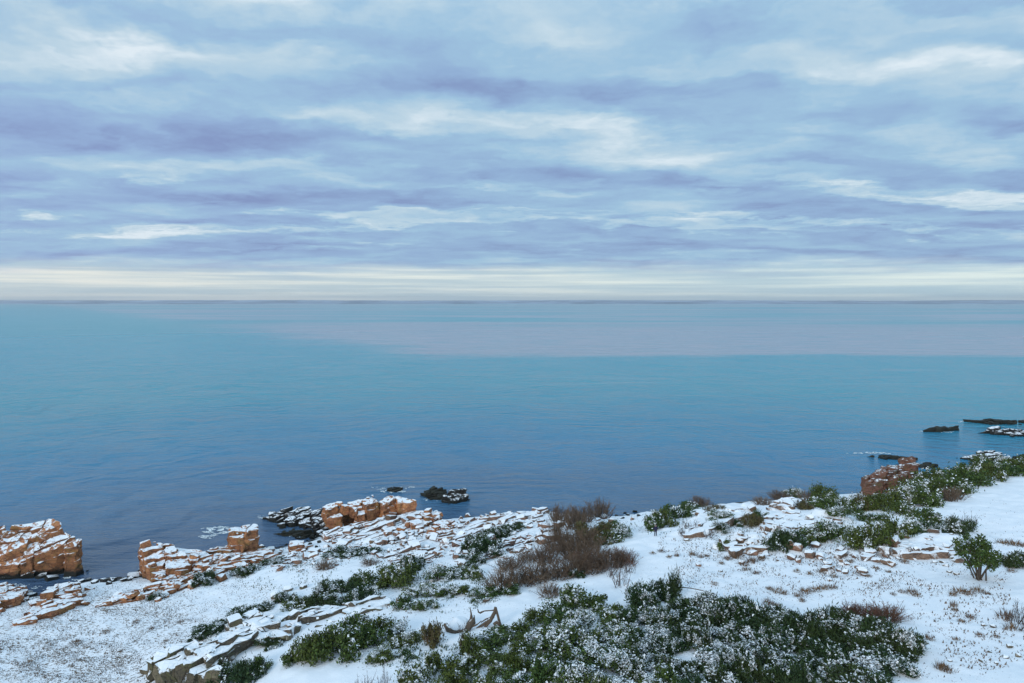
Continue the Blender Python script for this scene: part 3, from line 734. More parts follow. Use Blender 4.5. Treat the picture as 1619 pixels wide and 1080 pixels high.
# right-hand side
outcrop('tall reddish crag with snow on its summit, right, above the sea', [(1368,752,8.0),(1380,745,9.0),(1405,736,10.0),(1425,730,10.8),(1440,727,11.0),(1447,740,10.4),(1430,752,9.8),(1395,764,8.6),(1372,770,7.6)], 'rock_crag', (2.6, 2.2), 2.2, 50, 0.7, 9, seed=22, grow=0.2, amp=0.6, rubble=0.15)
outcrop('snow-buried rock hump on the brink behind the lone walker', [(1085,842,10.2),(1105,812,9.8),(1150,795,10.2),(1175,795,10.2),(1190,806,10.3),(1160,812,10.4),(1120,835,10.6)], 'rock_snowy', (3.6, 2.6), 1.0, 38, 0.18, 9, seed=23, grow=0.3, amp=0.42, rubble=0.22, lift=-0.22)
outcrop('broad snow-covered rock mound in the middle of the right slope', [(1205,845,11.0),(1215,812,10.8),(1260,808,11.0),(1320,812,11.2),(1325,830,11.2),(1270,838,11.3),(1235,852,11.3)], 'rock_snowy', (3.6, 2.6), 1.0, 30, 0.18, 9, seed=24, grow=0.3, amp=0.42, rubble=0.22, lift=-0.22)
outcrop('snowy rock knob beside brown bushes on the right brink', [(1222,795,10.0),(1240,786,10.4),(1256,788,10.4),(1252,800,10.2)], 'rock_snowy', (1.8, 1.3), 0.9, 30, 0.2, 6, seed=25, grow=0.2, amp=0.42, rubble=0.22, lift=-0.22)
outcrop('snowy broken rocks in front of the mound, left of the dark shrub', [(1145,850,10.7),(1180,835,10.8),(1200,845,11.0),(1195,865,11.0),(1165,872,10.9),(1215,872,11.0)], 'rock_snowy', (1.8, 1.3), 0.7, 40, 0.24, 10, seed=26, grow=0.2, fill=0.75, amp=0.42, rubble=0.22, lift=-0.22)
outcrop('brown boulder ledge under snow by the large green bush, right', [(1404,868,11.8),(1412,848,11.8),(1450,846,11.8),(1500,848,11.8),(1540,860,12.0),(1530,870,12.1),(1470,868,12.0),(1430,870,12.0)], 'rock_snowy', (2.4, 1.5), 0.9, 10, 0.26, 7, seed=27, grow=0.2, amp=0.42, rubble=0.22, lift=-0.22)
# skerries
outcrop('black wet rocks with snowy tops jutting left from the long orange ridge', [(424,817,0.7),(445,807,1.8),(470,801,2.6),(486,803,2.6),(490,822,1.4),(460,826,0.9)], 'rock_dark', (2.0, 1.2), 0.9, 30, 0.25, 10, seed=31, grow=0.1)
outcrop('black rock shelf joined to the foot of the long orange ridge', [(493,808,2.6),(510,804,3.2),(516,820,2.8),(516,846,1.2),(500,840,1.0),(494,820,1.8)], 'rock_dark', (1.6, 1.1), 0.9, 30, 0.3, 10, seed=32, grow=0.1)
outcrop('flat black reef just awash below the black rocks', [(432,842,0.25),(470,838,0.35),(498,842,0.45),(505,852,0.5),(470,848,0.3)], 'rock_weed', (1.5, 0.8), 0.4, 25, 0.14, 10, seed=33, grow=0.1, fill=0.8)
outcrop('black sea rock with a white snow cap, offshore at centre left', [(702,786,1.2),(716,774,2.6),(732,774,2.4),(737,785,1.0),(720,790,0.8)], 'rock_dark', (1.3, 1.0), 0.9, 20, 0.3, 12, seed=34, grow=0.1, name='sea_rock')
outcrop('long black weedy sea rock beside the snow-capped one offshore', [(668,778,0.7),(688,771,1.5),(702,774,1.4),(704,786,0.8),(680,784,0.6)], 'rock_weed', (1.3, 0.9), 0.7, 15, 0.25, 12, seed=35, grow=0.1, name='sea_rock')
outcrop('tiny black rock ringed by foam behind the long orange ridge', [(614,773,0.5),(622,770,0.8),(634,772,0.5),(625,775,0.4)], 'rock_weed', (1.1, 0.8), 0.5, 10, 0.15, 10, seed=36, grow=0.1, name='sea_rock', rubble=0.25)
outcrop('low dark skerry far right, nearest the open sea, left of its neighbours', [(1460,681,0.4),(1480,676,1.5),(1510,673,1.7),(1514,677,0.8),(1485,681,0.5)], 'rock_weed', (2.4, 1.4), 1.0, 5, 0.35, 10, seed=37, grow=0.1, name='skerry', rubble=0.25)
outcrop('longest dark skerry, farthest out at the right', [(1525,665,0.4),(1548,664,0.9),(1565,661,1.7),(1604,664,1.4),(1606,668,0.7),(1570,668,0.8)], 'rock_weed', (2.6, 1.5), 1.0, 5, 0.35, 10, seed=38, grow=0.1, name='skerry', rubble=0.25)
outcrop('snow-dusted dark skerry at the right edge of the sea', [(1549,683,0.5),(1570,679,1.6),(1585,675,2.2),(1610,680,1.8),(1640,685,1.2),(1600,687,0.6)], 'rock_dark', (2.2, 1.3), 1.0, 5, 0.35, 14, seed=39, grow=0.1, name='skerry', rubble=0.25)
outcrop('dark rock tip just cut by the right edge, beyond the skerries', [(1612,665,0.8),(1630,662,1.4),(1650,665,1.0),(1630,668,0.6)], 'rock_weed', (2.2, 1.3), 0.9, 5, 0.3, 10, seed=40, grow=0.1, name='skerry', rubble=0.25)
outcrop('long thin dark reef with surf, left of the reddish crag top', [(1368,720,0.4),(1395,719,0.8),(1430,720,1.1),(1450,725,0.6),(1415,724,0.5)], 'rock_weed', (2.0, 1.1), 0.7, -6, 0.25, 10, seed=41, grow=0.1, name='reef', rubble=0.25)
outcrop('short dark reef close right of the reddish crag', [(1446,735,0.5),(1465,731,1.0),(1480,735,0.6),(1462,738,0.4)], 'rock_weed', (1.6, 1.0), 0.7, 0, 0.22, 10, seed=42, grow=0.1, name='reef', rubble=0.25)
outcrop('blocky dark sea rock with snow specks at the right shore', [(1520,722,0.7),(1545,716,1.6),(1570,710,3.0),(1580,711,2.8),(1578,722,1.4),(1550,724,0.9)], 'rock_dark', (2.0, 1.4), 1.1, 15, 0.35, 10, seed=43, grow=0.1, name='sea_rock')
outcrop('dark low rock cut by the right edge behind the shore bushes', [(1605,722,0.8),(1622,717,1.6),(1645,720,1.4),(1625,725,0.8)], 'rock_weed', (1.8, 1.2), 0.8, 5, 0.25, 10, seed=44, grow=0.1, name='sea_rock')

# ------------------------------------------------------------------ loose boulders
def boulders(items, where, material, group, name='boulder', flat=0.75, sink=0.25, what='boulder'):
    items = sorted(items); n = len(items)
    for i, (px, py, wpx) in enumerate(items):
        p_ = hit(px, py); d = np.linalg.norm(p_ - np.array((0, 0, CAM_H))); w_ = wpx * d / FPX
        k = random.randrange(len(BOULDER_PTS))
        hh = w_ * flat * random.uniform(0.8, 1.15)
        o = link(name, rock_mesh('boulder', k, material), loc=(p_[0], p_[1], p_[2] + hh * (0.5 - sink)),
                 rot=(random.uniform(-.2, .2), random.uniform(-.2, .2), random.uniform(0, 6.28)), scale=(w_, w_ * random.uniform(.7, 1.0), hh))
        lab = where if n == 1 else f'{where}, {nth(i, n)}'
        tag(o, lab, 'boulder', group)
boulders([(1248,868,16),(1262,872,14),(1274,862,16),(1281,882,17),(1251,885,14),(1290,866,14),(1296,884,12),(1262,890,9)], 'snow-capped brown boulder in the heap on the right slope', 'rock_slab', 'boulder heap below the dark shrubs', flat=0.9, sink=0.2)
boulders([(1373,862,15),(1412,862,26)], 'bare-sided brown boulder in front of the large right green bush', 'rock_slab', 'boulders by the large green bush', flat=0.8)
boulders([(1190,877,20),(1205,882,12),(1105,895,10),(1172,890,12)], 'low brown boulder half sunk in snow beyond the foreground thicket', 'rock_slab', 'half-sunk boulders on the right slope', flat=0.5)
boulders([(1352,882,11),(1368,878,10),(1385,888,14),(1400,881,10),(1412,892,12),(1362,898,9),(1340,893,10),(1326,903,10),(1330,888,8),(1420,884,8)], 'small snowy stone scattered below the boulder ledge', 'rock_slab', 'stones below the boulder ledge', name='stone', flat=0.5)
boulders([(1480,880,12),(1490,890,10),(1505,882,14),(1495,895,9),(1512,888,10),(1478,890,8),(1500,905,8),(1512,908,8)], 'dark flat stone in the cluster left of the upright shrub', 'rock_grey', 'stones beside the upright shrub', name='stone', flat=0.45)
boulders([(1565,1032,6),(1590,1040,9),(1610,1040,8),(1575,1050,6),(1550,1048,6),(1596,1026,9),(1502,1046,6),(1570,992,8),(1555,990,8),(1600,880,9)], 'small dark stone poking from snow at the lower right', 'rock_grey', 'stones at the lower right', name='stone', flat=0.6)
boulders([(955,820,12),(968,826,14),(945,823,10),(1000,822,8)], 'snow-topped shore rock behind the brown thicket', 'rock_slab', 'shore rocks behind the thicket', flat=0.7)
boulders([(975,816,7),(984,820,8),(993,815,8),(1004,810,9),(988,812,6),(1010,816,7)], 'small black stone at the waterline beyond the thicket', 'rock_weed', 'black stones at the water', name='stone', flat=0.4)
boulders([(150,922,10),(165,920,12),(180,919,14),(195,920,10),(205,918,12),(140,918,8),(128,921,10),(172,924,10)], 'dark stone on the beach of the small inlet', 'rock_dark', 'stones on the inlet beach', name='stone', flat=0.5)
boulders([(452,862,6),(466,847,7),(480,850,8),(490,862,8),(500,866,7),(484,870,7),(505,858,8),(474,858,6),(496,848,6)], 'black stone in the shallows between tower and long ridge', 'rock_weed', 'black stones in the shallows', name='stone', flat=0.45)
boulders([(428,872,14),(412,866,10),(440,878,12),(445,872,8)], 'snowy shore stone right of the square tower', 'rock_slab', 'shore stones by the tower', name='stone', flat=0.6)
boulders([(700,832,12),(728,822,10),(740,818,12),(838,836,12),(848,812,8),(772,830,10)], 'bare brown block lying on the snowy shore slabs', 'rock_slab', 'blocks on the shore slabs', flat=0.8)
boulders([(365,880,16),(330,905,14),(350,918,18),(262,925,18),(222,905,10),(292,915,15),(190,945,18),(225,948,16),(250,950,10)], 'reddish block in snow between inlet and square tower', 'rock_red', 'reddish blocks near the inlet', flat=0.6)
boulders([(436,945,18),(480,930,14),(455,935,16)], 'grey-brown rock bulge beside the green strip on the left slope', 'rock_grey', 'rock bulges on the left slope', flat=0.7)
boulders([(600,965,10),(636,952,24),(610,948,12)], 'grey rock edge in snow just above the dark bush mass', 'rock_grey', 'rocks above the dark bush mass', flat=0.45)
boulders([(1085,855,10),(1120,870,7),(1060,880,6),(1140,905,7),(1095,915,6)], 'small dark stone on the open snow right of the walker', 'rock_grey', 'stones on the open snow', name='stone', flat=0.4)

# ------------------------------------------------------------------ shrubs
def quads(cen, U, Vv):
    n = len(cen)
    v = np.stack([cen - U, cen + Vv * 0.9, cen + U, cen - Vv * 0.9], 1).reshape(-1, 3)
    return v, np.arange(4 * n).reshape(n, 4)
def make_leaf_variant(r, kind, n=2600, snow=0.5, tall=1.0):
    """unit shrub: about 2 wide and 1 high, base at z = 0"""
    k = int(r.integers(11, 17))
    lob = np.stack([r.uniform(-.72, .72, k), r.uniform(-.72, .72, k), r.uniform(.10, .62, k)], 1)
    rad2 = np.hypot(lob[:, 0], lob[:, 1]); lob[:, 2] *= np.clip(1.15 - 0.62 * rad2, .25, 1)
    lr = r.uniform(.17, .40, k)
    w_ = r.integers(0, k, n)
    d = norm(r.normal(size=(n, 3))); rr = lr[w_] * (0.45 + 0.60 * r.random(n) ** 0.7) * np.where(r.random(n) < .22, r.uniform(1.1, 1.7, n), 1.0)
    c = lob[w_] + d * rr[:, None]
    ok = c[:, 2] > 0.02; c, d, w_ = c[ok], d[ok], w_[ok]; n = len(c)
    c[:, 2] *= tall
    if kind == 'juniper':
        U = norm(d + np.array((0, 0, .55)) + .45 * r.normal(size=(n, 3))) * r.uniform(.055, .11, n)[:, None]
        Vv = norm(np.cross(U, r.normal(size=(n, 3)))) * r.uniform(.018, .032, n)[:, None]
    else:
        U = norm(d * .5 + .9 * r.normal(size=(n, 3))) * r.uniform(.04, .075, n)[:, None]
        Vv = norm(np.cross(U, d + .5 * r.normal(size=(n, 3)))) * r.uniform(.026, .045, n)[:, None]
    leaves = quads(c, U, Vv)
    # snow lodged on the upper side of the sprays
    ph = r.random(2) * 50
    pn = 1.5 * fbm(c[:, 0] * 3.4 + ph[0], c[:, 1] * 3.4 + c[:, 2] * 2.0 + ph[1], 3) + 0.5
    s = (d[:, 2] > -0.05) & (1.05 * pn + 0.10 * r.random(n) > 1.02 - 0.72 * snow)
    cs = c[s] + np.array((0, 0, .018)); ns = len(cs)
    if ns < 3: cs = c[:3]; ns = 3
    a = r.random(ns) * 6.283; tz = r.normal(size=(ns, 2)) * .45
    U = np.stack([np.cos(a), np.sin(a), tz[:, 0]], 1) * r.uniform(.026, .070, ns)[:, None]
    Vv = np.stack([-np.sin(a), np.cos(a), tz[:, 1]], 1) * r.uniform(.024, .056, ns)[:, None]
    snowm = quads(cs, U, Vv)
    # stems
    st = []
    for i in range(k):
        b0 = np.array((lob[i, 0] * .25, lob[i, 1] * .25, -0.08)); st.append((b0, lob[i] * np.array((1, 1, tall)), .022, .008))
    return leaves, snowm, prisms(st)
def prisms(segs):
    V = []; F = []
    for a, b, ra, rb in segs:
        a = np.asarray(a, float); b = np.asarray(b, float); d = norm(b - a)
        u = norm(np.cross(d, (0.31, 0.77, 0.55))); v = np.cross(d, u); k = len(V)
        for p_, r0 in ((a, ra), (b, rb)):
            for q in range(3):
                an = q * 2.0944; V.append(p_ + (u * math.cos(an) + v * math.sin(an)) * r0)
        for q in range(3):
            q2 = (q + 1) % 3; F.append((k + q, k + q2, k + 3 + q2, k + 3 + q))
    return np.array(V), np.array(F)
def make_twig_variant(r, n_stem=70, up=1.0, spread=0.9, th=0.013, sub=7):
    segs = []
    for i in range(n_stem):
        a = r.random() * 6.283; q = math.sqrt(r.random())
        b = np.array((math.cos(a) * q * .55, math.sin(a) * q * .55, -0.05))
        hgt = (1.0 - .45 * q) * r.uniform(.7, 1.1) * up
        tip = np.array((math.cos(a) * q * spread + r.normal() * .26, math.sin(a) * q * spread + r.normal() * .26, hgt))
        mid = (b + tip) / 2 + r.normal(size=3) * .05
        segs.append((b, mid, th, th * .8)); segs.append((mid, tip, th * .8, th * .3))
        for k in range(sub):
            f = r.uniform(.25, .95); s0 = mid + (tip - mid) * (f * 2 - 1) if f > .5 else b + (mid - b) * f * 2
            dirn = norm(norm(tip - b) * .6 + r.normal(size=3) * .75 + np.array((0, 0, .15)))
            segs.append((s0, s0 + dirn * r.uniform(.10, .28), th * .55, th * .25))
    return prisms(segs)
SH = {}
r_ = np.random.default_rng(21)
def reg(key, parts):
    out = []
    for nm, (v, f), mt in parts:
        me = new_mesh(nm, v, f); me.materials.append(M[mt]); out.append((nm, me))
    SH.setdefault(key, []).append(out)
for kind, nl, mt in (('juniper', 3600, 'juniper'), ('leafy', 2300, 'leafy')):
    for lvl, sn in (('bare', 0.24), ('dust', 0.45), ('heavy', 0.62)):
        for q in range(4):
            lv, sw, st = make_leaf_variant(r_, kind, nl, sn)
            reg((kind, lvl), [('foliage', lv, mt), ('snow_cover', sw, 'snow'), ('stems', st, 'stem')])
for q in range(2):
    lv, sw, st = make_leaf_variant(r_, 'leafy', 2400, 0.12)
    reg(('olive', 'bare'), [('foliage', lv, 'olive'), ('twigs', make_twig_variant(r_, 40), 'twig_brown'), ('stems', st, 'stem')])
for q in range(4):
    reg(('twig', 'bare'), [('twigs', make_twig_variant(r_, 85, 1.0, .95, .015, 10), 'twig_brown'), ('stems', make_twig_variant(r_, 12, .8, .7, .03, 0), 'stem')])
for q in range(3):
    reg(('redtwig', 'bare'), [('twigs', make_twig_variant(r_, 130, 1.0, 1.0, .015, 9), 'twig_red'), ('stems', make_twig_variant(r_, 10, .8, .7, .03, 0), 'stem')])
for q in range(3):
    reg(('wisp', 'bare'), [('twigs', make_twig_variant(r_, 16, 1.0, .75, .017, 7), 'twig_grey'), ('stems', make_twig_variant(r_, 4, .7, .4, .03, 0), 'stem')])
CNT = {}
def shrub(px, py, wpx, hpx, kind, lvl, label, group=None, name=None, cat=None):
    p_ = hit(px, py); d = np.linalg.norm(p_ - np.array((0, 0, CAM_H)))
    W = wpx * d / FPX; Hh = hpx * d / FPX / 0.97
    key = (kind, lvl); CNT[key] = CNT.get(key, -1) + 1
    parts = SH[key][CNT[key] % len(SH[key])]
    nm = name or {'juniper': 'juniper_shrub', 'leafy': 'evergreen_shrub', 'olive': 'olive_shrub', 'twig': 'bare_bush', 'redtwig': 'reddish_bush', 'wisp': 'bare_sapling'}[kind]
    root = link(nm, None, loc=(p_[0], p_[1], p_[2] - 0.05), rot=(0, 0, random.uniform(0, 6.28)), scale=(W / 1.95, W / 1.95 * random.uniform(.85, 1.1), Hh * 0.92))
    tag(root, label, cat or 'shrub', group)
    for n_, me in parts: link(n_, me, parent=root)['kind'] = 'stuff'
    return root
def shrubs(look, where, items, group=None):
    """items (px, base py, width px, height px, kind, snow)"""
    items = sorted(items); n = len(items)
    for i, it in enumerate(items):
        lab = f'{look} {where}' if n == 1 else f'{look} {where}, {nth(i, n)}'
        shrub(*it, lab, group)
J, L, T = 'juniper', 'leafy', 'twig'
# foreground thicket, row by row
shrubs('dark evergreen', 'along the back edge of the foreground thicket', [(905,958,62,40,L,'bare'),(880,972,55,28,L,'dust'),(940,962,50,30,L,'dust'),(1012,958,52,36,J,'dust'),(1042,950,42,36,J,'bare'),(1060,944,34,44,J,'bare'),(1085,972,60,25,J,'dust'),(1122,968,55,30,J,'heavy'),(1165,972,58,32,J,'dust'),(1212,982,55,32,J,'dust'),(1256,992,50,28,J,'bare'),(1298,996,50,36,J,'bare'),(1330,1000,48,42,J,'bare'),(1378,1015,70,38,J,'dust'),(1418,1030,60,34,J,'bare')], 'foreground thicket')
rows = [(988, 845, 1250, ['dust', 'heavy', 'heavy', 'dust']), (1010, 790, 1360, ['dust', 'heavy', 'dust', 'bare']), (1034, 745, 1430, ['bare', 'dust', 'heavy', 'heavy', 'dust']), (1060, 690, 1425, ['dust', 'bare', 'dust', 'heavy']), (1088, 660, 1410, ['bare', 'dust', 'dust', 'heavy'])]
names_r = ['second row', 'third row', 'fourth row', 'fifth row', 'frontmost row']
def snow_level(px, py):
    s = fbm(np.array([px / 110.0 + 3]), np.array([py / 55.0 + 1]), 2)[0] + (0.10 if 900 < px < 1330 else -0.06)
    return 'heavy' if s > 0.07 else ('dust' if s > -0.07 else 'bare')
for k, (py, xl, xr, lv) in enumerate(rows):
    its = []; x = xl; i = 0
    while x < xr:
        kind = L if x < 1010 + random.uniform(-70, 70) else J
        its.append((x + random.uniform(-6, 6), py + random.uniform(-7, 7), random.uniform(44, 74), random.uniform(18, 46), kind, snow_level(x, py)))
        x += random.uniform(34, 46); i += 1
    if len(its) > 20:
        cut = len(its) // 2
        shrubs('snow-flecked evergreen', f'in {names_r[k]} of the foreground thicket, left half', its[:cut], 'foreground thicket')
        shrubs('snow-flecked evergreen', f'in {names_r[k]} of the foreground thicket, right half', its[cut:], 'foreground thicket')
    else:
        shrubs('snow-flecked evergreen', f'in {names_r[k]} of the foreground thicket', its, 'foreground thicket')
shrubs('dark snow-free evergreen', 'in the big green bush mass left of the stump', [(478,1042,55,40,L,'bare'),(505,1040,65,48,L,'bare'),(540,1036,70,52,L,'bare'),(572,1022,62,45,L,'bare'),(595,1008,50,36,L,'bare'),(528,1014,60,34,L,'bare'),(562,1002,60,32,L,'dust')], 'lower left bush mass')
shrubs('low snow-dusted evergreen', 'at the foot of the big green bush mass', [(610,1042,50,18,L,'dust'),(645,1020,55,20,L,'heavy'),(645,1042,36,18,L,'bare'),(462,1048,40,18,L,'dust'),(625,1005,50,20,L,'heavy')], 'low evergreens round the bush mass')
shrubs('compact green bush', 'standing dark in the middle of the left slope', [(632,925,68,42,L,'bare'),(606,918,50,30,L,'bare')], 'green bush on the left slope')
shrubs('low green shrub', 'in the strip left of the compact green bush', [(575,925,50,24,L,'bare'),(548,932,52,22,J,'bare'),(522,938,50,20,J,'dust'),(500,955,45,18,J,'bare'),(470,962,50,18,L,'dust'),(530,955,55,22,J,'bare'),(575,948,45,22,J,'dust'),(450,950,40,14,J,'dust')], 'green strip on the left slope')
shrubs('dark evergreen', 'at the bottom edge beside the olive rock face', [(345,1084,52,32,J,'bare'),(385,1078,60,42,J,'bare'),(410,1060,36,26,L,'dust')], 'bushes at the bottom edge')
shrubs('low dark juniper', 'along the slab edge above the olive rock face', [(338,1000,48,15,J,'dust'),(362,988,46,15,J,'bare'),(388,975,46,14,J,'bare'),(412,966,40,12,J,'dust'),(315,1012,30,12,J,'bare')], 'junipers along the slab edge')
shrubs('low snow-dusted juniper', 'squeezed between the slabs of the lower left ridge', [(352,1018,34,14,J,'dust'),(398,1012,36,14,J,'dust'),(425,1022,40,16,J,'bare'),(318,1060,30,18,J,'dust'),(440,990,26,10,J,'dust')], 'junipers between the ridge slabs')
shrubs('dry olive-brown bush', 'beside the snow-filled tree root', [(683,1018,36,44,'olive','bare')])
shrubs('bare grey sapling', 'in front of the tree root in snow', [(735,1028,34,52,'wisp','bare')])
shrubs('bare grey sapling', 'rising at the bottom edge left of the thicket', [(575,1095,38,34,'wisp','bare'),(608,1090,26,40,'wisp','bare')], 'saplings at the bottom edge')
shrubs('bare brown bush', 'in the brown thicket at centre', [(905,868,58,36,T,'bare'),(932,866,54,34,T,'bare'),(880,872,48,36,T,'bare'),(792,932,58,37,T,'bare'),(822,924,62,27,T,'bare'),(808,900,52,24,T,'bare'),(848,918,60,32,T,'bare'),(880,914,58,26,T,'bare'),(866,890,58,36,T,'bare'),(905,906,60,34,T,'bare'),(908,882,56,31,T,'bare'),(938,904,58,26,T,'bare'),(940,884,60,27,T,'bare'),(966,898,50,36,T,'bare'),(985,892,46,27,'redtwig','bare'),(836,886,44,18,T,'bare'),(925,896,50,21,'redtwig','bare'),(995,905,30,21,'wisp','bare')], 'brown thicket')
shrubs('tall bare bush', 'on the shore behind the brown thicket', [(885,826,40,34,T,'bare'),(908,836,46,38,T,'bare'),(948,818,44,34,T,'bare'),(925,850,50,32,'olive','bare'),(958,846,44,26,'olive','bare'),(922,824,44,28,T,'bare'),(880,855,34,40,T,'bare')], 'shore bushes behind the thicket')
shrubs('thin pinkish bare bush', 'at the lower right end of the brown thicket', [(980,928,36,40,'wisp','bare'),(968,912,34,26,'wisp','bare')], 'pinkish twigs by the thicket')
shrubs('low evergreen', 'under the front of the brown thicket', [(788,940,50,20,L,'dust'),(812,938,40,16,L,'dust'),(910,912,34,16,J,'bare'),(868,940,50,16,'twig','bare')], 'low plants under the thicket')
shrubs('snow-dusted evergreen', 'on the slabs left of the brown thicket', [(752,868,46,24,J,'dust'),(770,880,55,32,J,'dust'),(790,850,46,20,J,'dust'),(812,838,44,15,J,'bare'),(772,852,40,18,J,'heavy'),(745,892,48,18,J,'dust')], 'evergreens on the shore slabs')
shrubs('low snow-laden evergreen', 'between compact green bush and brown thicket', [(695,918,55,22,L,'heavy'),(725,908,55,20,L,'heavy'),(750,912,50,18,L,'dust'),(668,940,50,18,L,'heavy'),(705,940,50,16,L,'heavy'),(735,938,46,16,L,'dust'),(760,945,46,14,L,'heavy'),(640,960,50,20,L,'dust'),(672,962,44,18,L,'bare'),(655,900,36,28,J,'dust')], 'low evergreens on the slope')
shrubs('small evergreen', 'tucked among the orange crags', [(322,922,38,18,J,'dust'),(350,898,26,12,J,'dust'),(388,908,44,14,J,'dust'),(252,946,34,10,J,'heavy'),(430,890,36,10,J,'heavy'),(540,880,50,14,J,'heavy'),(575,878,48,14,J,'heavy')], 'evergreens among the crags')
shrubs('low brown-grey bush', 'on snow above the green strip', [(515,900,32,15,T,'bare'),(585,892,30,8,T,'bare'),(620,858,26,10,T,'bare')], 'brown bushes on the left slope')
shrubs('green shrub flecked with snow', 'on the shore left of the walker', [(962,858,46,22,L,'dust'),(985,848,44,22,L,'heavy'),(972,838,40,18,L,'bare'),(945,862,36,16,L,'dust')], 'shrubs left of the walker')
shrubs('tall dark evergreen', 'on the brink directly behind the walker', [(1030,838,34,30,L,'bare'),(1050,832,46,34,L,'dust'),(1068,818,46,26,L,'dust'),(1084,806,40,18,L,'dust')], 'bushes behind the walker')
shrubs('pale bare bush', 'right of the walker below the snow-buried hump', [(1090,838,36,22,'wisp','bare'),(1080,846,30,14,'wisp','bare'),(1122,850,30,12,'wisp','bare')], 'pale bushes right of the walker')
shrubs('brown bush', 'sticking up from the brink at the snow-buried hump', [(1106,800,34,18,T,'bare'),(1130,812,32,20,'olive','bare'),(1140,822,46,18,L,'heavy')], 'bushes on the snow-buried hump')
shrubs('olive green bush', 'between the snow-buried hump and the snow mound', [(1190,832,34,26,'olive','bare'),(1200,820,30,16,L,'dust')], 'bushes between hump and mound')
shrubs('low dark evergreen', 'on snow between the walker and the dark shrub', [(1150,868,34,16,L,'dust'),(1140,838,36,12,J,'heavy'),(1162,832,30,10,J,'bare')], 'low evergreens mid slope')
shrubs('dark evergreen', 'on the near side of the snow mound', [(1232,866,48,34,J,'bare'),(1252,862,40,28,J,'bare'),(1275,855,50,30,L,'heavy'),(1300,852,50,32,L,'heavy'),(1314,850,36,26,L,'dust')], 'dark shrubs before the mound')
shrubs('shrub', 'on the brink above the snow mound', [(1232,790,36,16,T,'bare'),(1205,798,34,14,T,'bare'),(1252,784,34,14,L,'heavy'),(1282,792,38,18,T,'bare'),(1302,790,40,28,L,'bare'),(1270,805,46,18,'olive','bare'),(1305,804,50,22,L,'dust'),(1322,800,40,24,L,'bare')], 'brink shrubs above the mound')
shrubs('large green bush', 'in front of the snow bank, right', [(1362,862,50,34,L,'bare'),(1388,862,58,46,L,'bare'),(1412,850,52,40,L,'dust')], 'large green bush, right')
shrubs('snow-dusted shrub', 'between the large green bush and the open snowfield', [(1440,845,50,26,L,'heavy'),(1462,828,44,26,L,'dust'),(1480,838,40,14,J,'heavy')], 'shrubs right of the green bush')
shrubs('evergreen', 'round the foot of the reddish crag', [(1345,808,44,26,L,'heavy'),(1330,818,40,16,L,'heavy'),(1368,806,42,28,'olive','bare'),(1392,806,46,32,L,'bare'),(1415,800,46,34,L,'bare'),(1422,812,48,24,L,'dust'),(1445,798,50,34,L,'heavy'),(1372,822,40,16,L,'dust')], 'evergreens round the crag')
shrubs('snow-dusted evergreen', 'in the hedge-like band right of the reddish crag', [(1468,800,50,34,L,'dust'),(1452,778,46,26,L,'bare'),(1485,786,50,34,L,'dust'),(1480,768,50,28,L,'bare'),(1508,778,50,30,L,'dust'),(1505,762,50,28,L,'dust'),(1530,768,50,30,L,'bare'),(1540,752,46,24,L,'dust'),(1560,758,52,28,L,'dust'),(1585,752,52,26,L,'dust'),(1608,748,50,26,L,'dust'),(1560,742,44,24,L,'bare'),(1635,742,50,26,L,'dust'),(1590,738,40,18,L,'heavy')], 'band of shrubs along the right brink')
shrubs('brown bare bush', 'in front of the shrub band on the right', [(1506,792,36,24,T,'bare'),(1543,738,26,22,'wisp','bare')], 'bare bushes in the right band')
shrubs('small evergreen', 'alone on the open snowfield at right', [(1516,842,40,24,J,'dust')])
shrubs('bare sapling', 'behind the small evergreen on the snowfield', [(1532,838,30,30,'wisp','bare')])
shrubs('dark evergreen', 'cut by the right edge beside the upright shrub', [(1612,895,42,24,J,'bare')])
shrubs('bare twiggy bush', 'at the lower right edge', [(1608,985,36,34,'wisp','bare'),(1622,1000,36,30,'wisp','bare')], 'twiggy bushes, lower right edge')
shrubs('reddish-brown twiggy cushion', 'in snow above the right end of the foreground thicket', [(1368,985,56,26,'redtwig','bare'),(1400,978,52,20,'redtwig','bare'),(1348,975,30,18,'redtwig','bare'),(1375,992,40,18,'redtwig','bare')], 'reddish cushion above the thicket')

